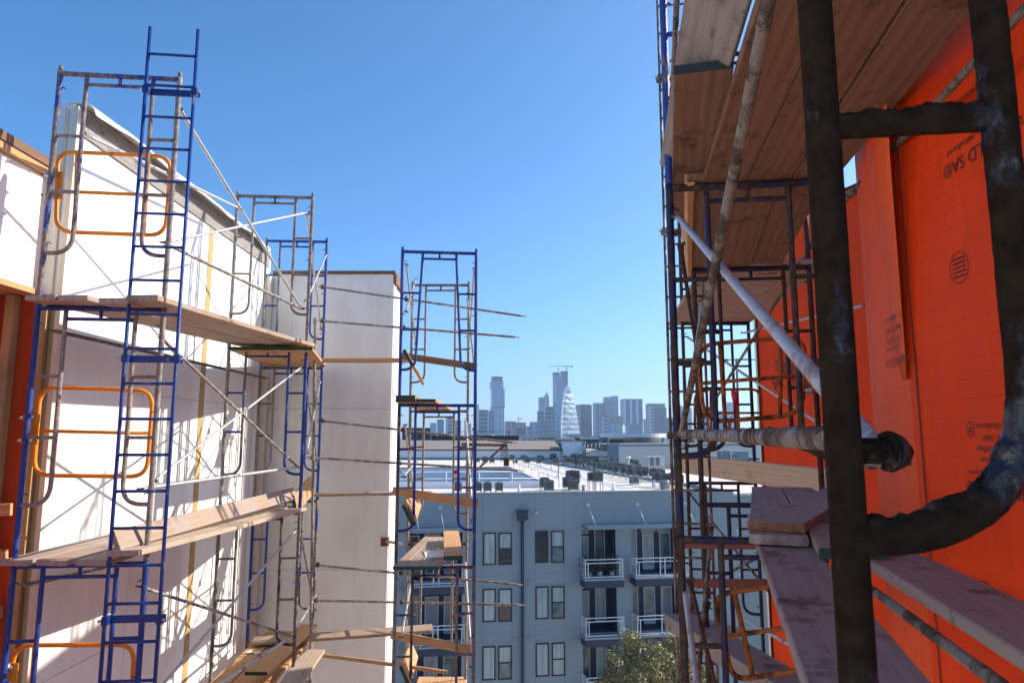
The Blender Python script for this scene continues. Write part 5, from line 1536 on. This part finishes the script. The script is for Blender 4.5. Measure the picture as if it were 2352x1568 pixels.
# low town between the roofs and the skyline: every building a thing of its own
GTN = 'low buildings between the roofs and the skyline'
for i, (u0, u1, v0, y, mw_, lab) in enumerate((
    (1535, 1606, 1001, 300, 'stuccow', 'long white low building with a strip of windows right of the curved roof'),
    (1192, 1240, 1001.5, 420, 'stuccow', 'pale flat shed roof left of the sail-shaped tower'),
    (1080, 1130, 999, 520, 'bluegrey', 'blue-grey low block under the tall glass tower'),
    (1240, 1282, 1003, 380, 'concrete', 'tan low block just above the end of the brown roof'),
    (1286, 1312, 1009, 260, 'bluegrey', 'low blue-grey roof at the foot of the sail-shaped tower'),
    (1336, 1372, 1008, 270, 'navy', 'dark low building with roof equipment right of the red sign'),
    (1372, 1412, 1003, 300, 'stuccow', 'white block left under the curved roof'),
    (1392, 1440, 996, 430, 'bluegrey', 'grey band-windowed block behind the curved roof'),
    (1606, 1700, 998, 380, 'bluegrey', 'broad blue-grey block between the right scaffold posts'),
    (1130, 1178, 1003, 560, 'stuccow', 'long white low block at the end of the brown roof, partly behind the rail tube'),
    (940, 1000, 998, 480, 'concrete', 'tan block seen low through the corner tower'),
    (1700, 1760, 1003, 330, 'stuccow', 'white low block beside the edge of the orange wall'))):
    a = P(u0, v0, y); b = P(u1, v0, y)
    t = thing('low_building', lab, 'building', ((a.x + b.x) / 2, y + 10, GZ), GTN)
    m = MB().tower(((a.x + b.x) / 2, y + 12, 0), b.x - a.x, 24, GZ, a.z, .05, 1.0, False)
    m.build('wall', mw_, t)
    MB().aabb(a.x - .4, b.x + .4, y - 1.5, y + 24, a.z + .02, a.z + .5).build('roof', 'roof', t)
    m = MB(); k = int((b.x - a.x) / 4)
    for q in range(k):
        x = a.x + 2 + q * (b.x - a.x - 3) / max(1, k)
        m.aabb(x, x + 1.9, y - 1.6 + (x - (a.x + b.x) / 2) * .05, y + 1, a.z - 3.2, a.z - 1.7)
    if k: m.build('window_row', 'win_dark', t)
# ------------------------------------------------------------------ skyline
F = {}
F['bluewhite'] = m_facade('pale_glass_facade', (.15, .30, .46), (.26, .40, .55), 8.4, .16, 12.0, .24, .2, (.09, .18, .31))
F['teal'] = m_facade('teal_glass_facade', (.02, .085, .13), (.15, .26, .33), 9.0, .34, 0, .2, .2)
F['dark'] = m_facade('dark_glass_facade', (.010, .035, .075), (.03, .07, .125), 9.0, .3, 12.0, .2, .15)
F['white'] = m_facade('white_banded_facade', (.26, .38, .47), (.60, .69, .75), 11.0, .5, 0, .2, .4, var=.04)
F['grid'] = m_facade('pale_gridded_facade', (.03, .07, .12), (.38, .46, .53), 8.0, .36, 13.0, .34, .4)
F['tan'] = m_facade('tan_facade', (.05, .08, .12), (.31, .30, .31), 7.2, .50, 11.0, .42, .7)
F['raw'] = m_facade('unfinished_concrete_frame', (.03, .026, .03), (.12, .085, .075), 8.0, .34, 16.0, .2, .8)
F['blue'] = m_facade('blue_glass_facade', (.045, .16, .29), (.08, .21, .35), 8.0, .25, 0, .2, .12)
F['sail'] = m_facade('smooth_blue_glass', (.07, .20, .36), (.09, .23, .39), 9.0, .15, 0, .2, .1, var=.05)
F['stripe'] = m_facade('striped_tower_facade', (.025, .08, .15), (.10, .19, .29), 8.0, .28, 15.0, .38, .3, (.52, .62, .70))
M.update({'F' + k: v for k, v in F.items()})
def zk(x, y): return 1084 + x * .19530, 808.5 + y * .19530
GS = 'skyline towers'
def tw(label, y, secs, cat='tower', name='tower', rot=.35, extra=None, group=GS):
    """secs: picture rectangles (x0,x1,ytop,ybottom or None for the ground, material[, taper])"""
    x0, x1, yt, yb, mm = secs[0][:5]
    U, V = zk((x0 + x1) / 2, yt)
    base = P(U, V, y); base.z = GZ
    t = thing(name, label, cat, base, group)
    for i, s in enumerate(secs):
        a = P(*zk(s[0], s[2]), y); b = P(*zk(s[1], s[2]), y)
        zb_ = GZ if s[3] is None else P(*zk(s[0], s[3]), y).z
        W_ = b.x - a.x
        cr, sr = math.cos(rot), abs(math.sin(rot))
        wx = W_ / (cr + sr * .8); wy = wx * .8
        MB().tower(((a.x + b.x) / 2, y + wx * .5, 0), wx, wy, zb_, a.z, rot, s[5] if len(s) > 5 else 1.0).build('shaft' if i == 0 else ('crown' if s[2] < yt else 'podium'), s[4], t)
    return t
tw('tall pale glass tower of stacked shifted blocks, raw concrete crown on top', 2100,
   [(218, 385, 430, 640, 'Fbluewhite'), (205, 370, 340, 429, 'Fbluewhite'), (226, 360, 284, 339, 'Fraw'), (210, 390, 641, 656, 'Fdark'), (204, 378, 657, None, 'Fbluewhite')], rot=.25)
t = tw('slim pale tower with a stepped top and spire left of the unfinished pair', 2300,
   [(782, 850, 530, None, 'Fbluewhite'), (846, 908, 512, None, 'Fgrid'), (862, 898, 494, 511, 'Fgrid')], rot=.3)
a = P(*zk(880, 494), 2312); b = P(*zk(880, 462), 2312)
MB().tube([a, b], [3.5, .8], 8).build('spire', 'bluegrey', t)
t = tw('unfinished twin-shaft tower with raw brown tops behind the sail-shaped tower', 2200,
   [(953, 1030, 260, None, 'Fraw'), (1046, 1128, 258, None, 'Fraw'), (950, 1034, 236, 259, 'Fraw'), (1044, 1131, 222, 257, 'Fraw')], rot=.12)
a = P(*zk(958, 372), 2188); b = P(*zk(996, 372), 2188)
m = MB().tower(((a.x + b.x) / 2, 2192, 0), b.x - a.x, 8, P(*zk(958, 600), 2190).z, a.z, .12); m.build('curtain_wall', 'Fbluewhite', t)
m = MB().tower((P(*zk(1018, 270), 2190).x, 2194, 0), 30, 8, GZ, P(*zk(1018, 270), 2190).z, .12); m.build('curtain_wall', 'Fblue', t)
def crane(label, y, mast_u, v_top, v_base, j0, j1, vj, th=1.2):
    t = thing('tower_crane', label, 'crane', P(mast_u, v_base, y))
    a, b = P(mast_u, v_base, y), P(mast_u, v_top, y)
    MB().box(a.lerp(b, .5), (th, 0, 0), (0, th, 0), (0, 0, (b.z - a.z) / 2)).build('mast', 'iron', t)
    c, d_ = P(j0, vj, y), P(j1, vj, y)
    MB().box(c.lerp(d_, .5), (d_ - c) / 2, (0, th * .7, 0), (0, 0, th * .55)).build('jib', 'iron', t)
    e = P(j1 - (j1 - j0) * .06, vj + .8, y) if abs(j1 - mast_u) < abs(j0 - mast_u) else P(j0 + (j1 - j0) * .06, vj + .8, y)
    MB().box(e, (th * 3.5, 0, 0), (0, th, 0), (0, 0, th * 1.3)).build('counterweight', 'iron', t)
    m = MB(); top = P(mast_u, vj - 1.6, y)
    m.tube([P(j0 + (j1 - j0) * .3, vj, y), top, P(j1 - 3, vj, y)], .35, 5); m.build('stay', 'iron', t)
U, V = zk(1112, 0)
crane('tower crane with a long jib on top of the unfinished twin tower', 2200, zk(1112, 0)[0], zk(0, 168)[1], zk(0, 222)[1], zk(905, 0)[0], zk(1187, 0)[0], zk(0, 166)[1], 1.3)
crane('short luffing crane on the left shaft of the unfinished twin tower', 2200, zk(1020, 0)[0], zk(0, 192)[1], zk(0, 238)[1], zk(1012, 0)[0], zk(1030, 0)[0], zk(0, 192)[1], .9)
crane('small distant crane above the low tan blocks left of the sail-shaped tower', 1900, zk(549, 0)[0], zk(0, 775)[1], zk(0, 826)[1], zk(516, 0)[0], zk(580, 0)[0], zk(0, 778)[1], .9)
# sail-shaped tower: curved smooth left face, white-banded right face, stepped top
t = thing('sail_tower', 'sail-shaped glass tower with a curved blue side and a white-banded leaning face', 'tower', P(*zk(1120, 1030), 1500), GS)
yS = 1500.0
def S(x, y, d=0.0): return P(*zk(x, y), yS + d)
left = [(955, 1040), (958, 960), (964, 880), (975, 790), (990, 690), (1012, 590), (1040, 500), (1072, 430), (1100, 400), (1128, 388)]
ridge = [(1050, 1040), (1047, 960), (1046, 880), (1048, 790), (1054, 690), (1064, 590), (1080, 500), (1098, 440), (1118, 402), (1134, 386)]
right = [(1283, 1040), (1272, 960), (1258, 880), (1246, 790), (1228, 690), (1210, 590), (1195, 510), (1186, 466)]
m = MB(); vs = []; lc = []
for (a, b) in zip(left, ridge):
    p_, q_ = S(*a, 30), S(*b)
    vs += [p_, q_]; lc += [(0, p_.z, 0), (40, q_.z, 0)]
m.add(vs, [(2 * i, 2 * i + 1, 2 * i + 3, 2 * i + 2) for i in range(len(left) - 1)], 0, True, lc); m.build('curved_side', 'Fsail', t)
m = MB(); vs = []; lc = []
for a in right:
    f_ = [r_ for r_ in zip(ridge, ridge[1:]) if r_[0][1] >= a[1] >= r_[1][1]]
    (rx0, ry0), (rx1, ry1) = f_[0]
    k = (a[1] - ry0) / (ry1 - ry0); rr = (rx0 + (rx1 - rx0) * k, a[1])
    p_, q_ = S(*rr), S(*a, 25)
    vs += [p_, q_]; lc += [(0, p_.z, 0), (90, q_.z, 0)]
m.add(vs, [(2 * i, 2 * i + 1, 2 * i + 3, 2 * i + 2) for i in range(len(right) - 1)], 0, False, lc); m.build('banded_face', 'Fwhite', t)
m = MB(); vs = []
top = [((1086, 466), (1186, 466)), ((1092, 450), (1150, 462)), ((1104, 425), (1146, 425)), ((1118, 402), (1142, 395)), ((1134, 386), (1139, 386))]
for a, b in top: vs += [S(*a, .5), S(*b, 18)]
m.add(vs, [(2 * i, 2 * i + 1, 2 * i + 3, 2 * i + 2) for i in range(len(top) - 1)]); m.build('glass_crown', 'Fblue', t)
m = MB().tube([S(*p_, -1) for p_ in ridge], 1.7, 6); m.build('white_edge', 'stuccow', t)
m = MB(); bk = []
vs = []
for (a, b) in zip(left, [(1283, 1040), (1272, 960), (1258, 880), (1246, 790), (1228, 690), (1210, 590), (1192, 500), (1150, 440), (1144, 400), (1139, 386)]): vs += [S(*a, 31), S(*b, 26)]
m.add(vs, [(2 * i, 2 * i + 2, 2 * i + 3, 2 * i + 1) for i in range(9)]); m.build('back_face', 'Fsail', t)
m = MB(); m.add([S(*p_, 2) for p_ in ((1046, 965), (1272, 965))] + [S(1272, 1040, 24), S(1050, 1040, -1.5)], [(0, 1, 2, 3)]); m.build('podium', 'Fblue', t)
for i, (x, y) in enumerate(((1104, 510), (1118, 528), (1134, 548), (1152, 566), (1098, 598), (1118, 618), (1140, 636), (1162, 654), (1096, 690), (1122, 708), (1150, 728), (1176, 746), (1092, 780), (1126, 802), (1158, 820), (1194, 838), (1130, 895), (1164, 910))):
    k = (x - 1050) / 200.0
    MB().box(S(x, y, -2 + 22 * k), (2.0, 0, 0), (0, 1, 0), (0, 0, 1.1)).build('dark_vent', 'Fdark', t)
tw('dark teal office block with pale storey bands, stepped, left of the sail-shaped tower', 1450, [(850, 975, 636, None, 'Fteal'), (768, 850, 690, None, 'Fteal'), (766, 800, 785, None, 'Fblue')], rot=.1)
tw('dark blue slab tower right behind the sail-shaped tower', 1600, [(1250, 1412, 622, None, 'Fdark'), (1212, 1250, 618, None, 'Fbluewhite'), (1262, 1402, 612, 621, 'Fdark')], rot=.2)
tw('pale gridded apartment tower with lit balconies, right of the dark slab', 1700, [(1426, 1506, 596, None, 'Fgrid'), (1500, 1580, 598, None, 'Ftan')], rot=.15)
tw('blue-green round-topped tower behind the gridded apartment tower', 1900, [(1550, 1660, 560, None, 'Fteal'), (1552, 1664, 526, 559, 'Fbluewhite')], rot=.3)
tw('blue leaning glass tower behind the round-topped tower', 1950, [(1640, 1722, 514, None, 'Fblue', 1.0)], rot=.3)
tw('mid-rise pale block with pinkish right part in front of the round-topped tower', 1500, [(1524, 1606, 746, None, 'Fgrid'), (1606, 1772, 748, None, 'Ftan'), (1612, 1735, 830, None, 'Fbluewhite')], rot=.05)
tw('wide striped tower with vertical white fins, standing alone right of centre', 1650, [(1772, 2010, 560, 846, 'Fstripe'), (1772, 2010, 548, 559, 'Fdark'), (1780, 2014, 847, 852, 'Fdark'), (1826, 2014, 853, None, 'Fblue')], rot=.06)
tw('dark tower with a paler crown grid just left of the right scaffold post', 1700, [(2140, 2290, 646, None, 'Fdark'), (2072, 2276, 640, None, 'Fgrid'), (2072, 2276, 602, 639, 'Fteal')], rot=.1)
tw('pinkish slim block between the striped and the dark-crowned tower', 1800, [(2020, 2062, 786, None, 'Ftan')], rot=.2)
tw('blue-green twin block left under the tall pale glass tower', 1550, [(70, 188, 676, None, 'Fteal'), (188, 262, 690, None, 'Fblue')], rot=.12)
tw('low tan apartment blocks left of the sail-shaped tower, two steps', 1700, [(382, 520, 812, None, 'Ftan'), (520, 634, 826, None, 'Ftan')], rot=.15)
tw('dark low box in front of the tan apartment blocks', 1300, [(510, 624, 896, None, 'Fdark')], rot=.1)
tw('small pale block halfway between the tan blocks and the teal office block', 1600, [(632, 700, 868, None, 'Fgrid'), (680, 766, 820, None, 'Fbluewhite')], rot=.2)
tw('thin pale mast-like tower just right of the corner tower post', 2400, [(60, 84, 612, None, 'Fbluewhite')], rot=.3)
for lab, x0, x1, yt, yy, mm in (
    ('pale glass tower seen through the left part of the corner tower', -500, -420, 830, 1900, 'Fbluewhite'),
    ('blue glass block seen through the middle of the corner tower', -420, -330, 790, 1700, 'Fblue'),
    ('banded tower seen through the middle of the corner tower', -315, -225, 770, 1600, 'Fgrid'),
    ('wide blue tower between the legs of the corner tower', -225, -130, 800, 1800, 'Fteal'),
    ('pale narrow tower between the right legs of the corner tower', -95, -10, 840, 2000, 'Fbluewhite'),
    ('blue tower right of the right scaffold post, tallest there', 2390, 2480, 628, 1900, 'Fbluewhite'),
    ('pale stepped tower between the right posts behind the small gate', 2500, 2590, 655, 1800, 'Fgrid'),
    ('blue-grey tower behind the warning tape', 2690, 2770, 690, 1700, 'Fblue'),
    ('wide blue tower near the orange wall edge', 2830, 2990, 690, 1500, 'Fblue'),
    ('slim pale tower peeking past the orange wall edge', 3000, 3080, 590, 2100, 'Fbluewhite'),
    ('dark tower low beside the right scaffold post', 2300, 2380, 770, 1500, 'Fdark')):
    tw(lab, yy, [(x0, x1, yt, None, mm)], rot=.2)
crane('distant crane jib with its machine deck, between the right scaffold posts', 420, 1695, 824, 1003, 1660, 1760, 826, .5)
# far wooded strip
m = MB(); r2 = random.Random(3)
for i in range(420):
    y = r2.uniform(430, 1250); U = r2.uniform(880, 1780)
    c = P(U, 1000, y); h_ = r2.uniform(5, 10); c.z = GZ + h_ * .55
    rad = h_ * r2.uniform(.5, .8)
    vs = []; nv = 7
    for j, (zz, rr) in enumerate(((-.55, .55), (.0, 1.0), (.4, .75), (.62, .2))):
        for k in range(nv):
            a = 2 * math.pi * k / nv + j * .4
            q = rr * rad * r2.uniform(.75, 1.2)
            vs.append(c + Vector((math.cos(a) * q, math.sin(a) * q, zz * h_ * r2.uniform(.85, 1.1))))
    m.add(vs, [(j * nv + k, j * nv + (k + 1) % nv, (j + 1) * nv + (k + 1) % nv, (j + 1) * nv + k) for j in range(3) for k in range(nv)])
tag(m.build('far_trees', 'far_leaf'), 'blurred belt of far trees between the low town and the towers', 'trees', kind='stuff')

# ------------------------------------------------------------------ trees in front of the grey block
def tree(label, base, height, spread, seed, nl, blobs):
    rr = random.Random(seed)
    t = thing('tree', label, 'tree', base, 'trees in the courtyard')
    base = Vector(base)
    m = MB()
    top = base + Vector((.2, .1, height * .55))
    m.tube([base, base + Vector((.08, .02, height * .25)), top], [.2, .16, .11], 10)
    lv = MB()
    for (bx, by, bz, br) in blobs:
        c = base + Vector((bx, by, bz))
        m.tube([top - Vector((0, 0, height * rr.uniform(.0, .2))), top.lerp(c, .5) + Vector((rr.uniform(-.2, .2), 0, .1)), c], [.07, .045, .02], 6)
        for s_ in range(5):
            e = c + Vector((rr.uniform(-1, 1), rr.uniform(-1, 1), rr.uniform(-.6, 1))) * br * .8
            m.tube([c.lerp(top, .15), e], [.02, .006], 5)
        k = int(nl * br * br)
        subs = [c + Vector((rr.gauss(0, .5), rr.gauss(0, .5), rr.gauss(0, .42))) * br for _ in range(int(14 * br * br) + 6)]
        for _ in range(k):
            sc_ = rr.choice(subs)
            p_ = sc_ + Vector((rr.gauss(0, 1), rr.gauss(0, 1), rr.gauss(0, .8))) * (.17 * br + .05)
            n_ = Vector((rr.gauss(0, 1), rr.gauss(0, 1), rr.gauss(.5, 1))).normalized()
            u = n_.orthogonal().normalized(); v = n_.cross(u)
            an = rr.random() * 6.28; u, v = u * math.cos(an) + v * math.sin(an), v * math.cos(an) - u * math.sin(an)
            sz = rr.uniform(.04, .085)
            lv.add([p_ - u * sz, p_ - v * sz * .45, p_ + u * sz, p_ + v * sz * .45], [(0, 1, 2, 3)])
    m.build('trunk', 'bark', t)
    lv.build('crown', 'leaf', t)
ty = 32.0
c = P(1462, 1568, ty); hz = P(1460, 1455, ty).z - GZ
px_ = ty / FPX
def blob(U, V, r_, dy=0.0):
    q = P(U, V, ty + dy); return (q.x - c.x, dy, q.z - GZ, r_ * px_)
tree('bushy olive-green tree with a rounded crown in front of the balconies', (c.x, ty, GZ), hz, 3, 5, 3300,
     [blob(1455, 1487, 33), blob(1425, 1515, 30, .6), blob(1490, 1510, 34, -.5), blob(1400, 1550, 24, .2), blob(1455, 1545, 44, -.8), blob(1505, 1555, 36, .5), blob(1420, 1595, 40, .3), blob(1475, 1610, 50)])
c = P(1585, 1568, ty + 1.5)
def blob(U, V, r_, dy=0.0):
    q = P(U, V, ty + 1.5 + dy); return (q.x - c.x, dy, q.z - GZ, r_ * px_)
tree('second olive-green tree partly hidden behind the tall right scaffold post', (c.x, ty + 1.5, GZ), hz - .4, 3, 9, 3300,
     [blob(1530, 1478, 22), blob(1560, 1480, 26, .4), blob(1540, 1520, 28, -.4), blob(1580, 1520, 30), blob(1610, 1545, 26), blob(1560, 1570, 40, .3), blob(1600, 1600, 40)])
# potted plants on the top balcony
GPP = 'potted plants on the planted balcony'
f_ = lev[0][1]
for i, (k, lab) in enumerate(((.14, 'leafy potted plant at the left end of the top balcony'), (.45, 'dark bushy potted plant in the middle of the top balcony'), (.80, 'tall potted plant at the right end of the top balcony'))):
    s = b1[0] + (b1[1] - b1[0]) * k
    q = FP(s, f_, .45)
    t = thing('potted_plant', lab, 'plant', q, GPP)
    MB().tube([q + Vector((0, 0, .003)), q + Vector((0, 0, .3))], [.12, .17], 10).build('pot', 'ac_pale', t)
    lv = MB(); rr = random.Random(i)
    for _ in range(420):
        p_ = q + Vector((rr.gauss(0, .23), rr.gauss(0, .18), .55 + rr.gauss(.1, .27)))
        if p_.z < q.z + .2: continue
        n_ = Vector((rr.gauss(0, 1), rr.gauss(0, 1), rr.gauss(0, 1))).normalized(); u = n_.orthogonal().normalized(); v = n_.cross(u); sz = rr.uniform(.04, .09)
        lv.add([p_ - u * sz, p_ - v * sz * .4, p_ + u * sz, p_ + v * sz * .4], [(0, 1, 2, 3)])
    lv.build('foliage', 'far_leaf', t)

# ------------------------------------------------------------------ haze
hz_ = MB().aabb(-3200, 3200, -80, 5200, GZ - 1.0, 420)
m, nt, b = new_mat('haze_volume')
nt.nodes.remove(b)
v = nt.nodes.new('ShaderNodeVolumePrincipled')
v.inputs['Color'].default_value = (.54, .73, .95, 1)
v.inputs['Density'].default_value = HAZE
v.inputs['Anisotropy'].default_value = .3
L(nt, v.outputs[0], nt.nodes['Material Output'].inputs['Volume'])
M['haze'] = m
tag(hz_.build('haze', 'haze'), kind='stuff')
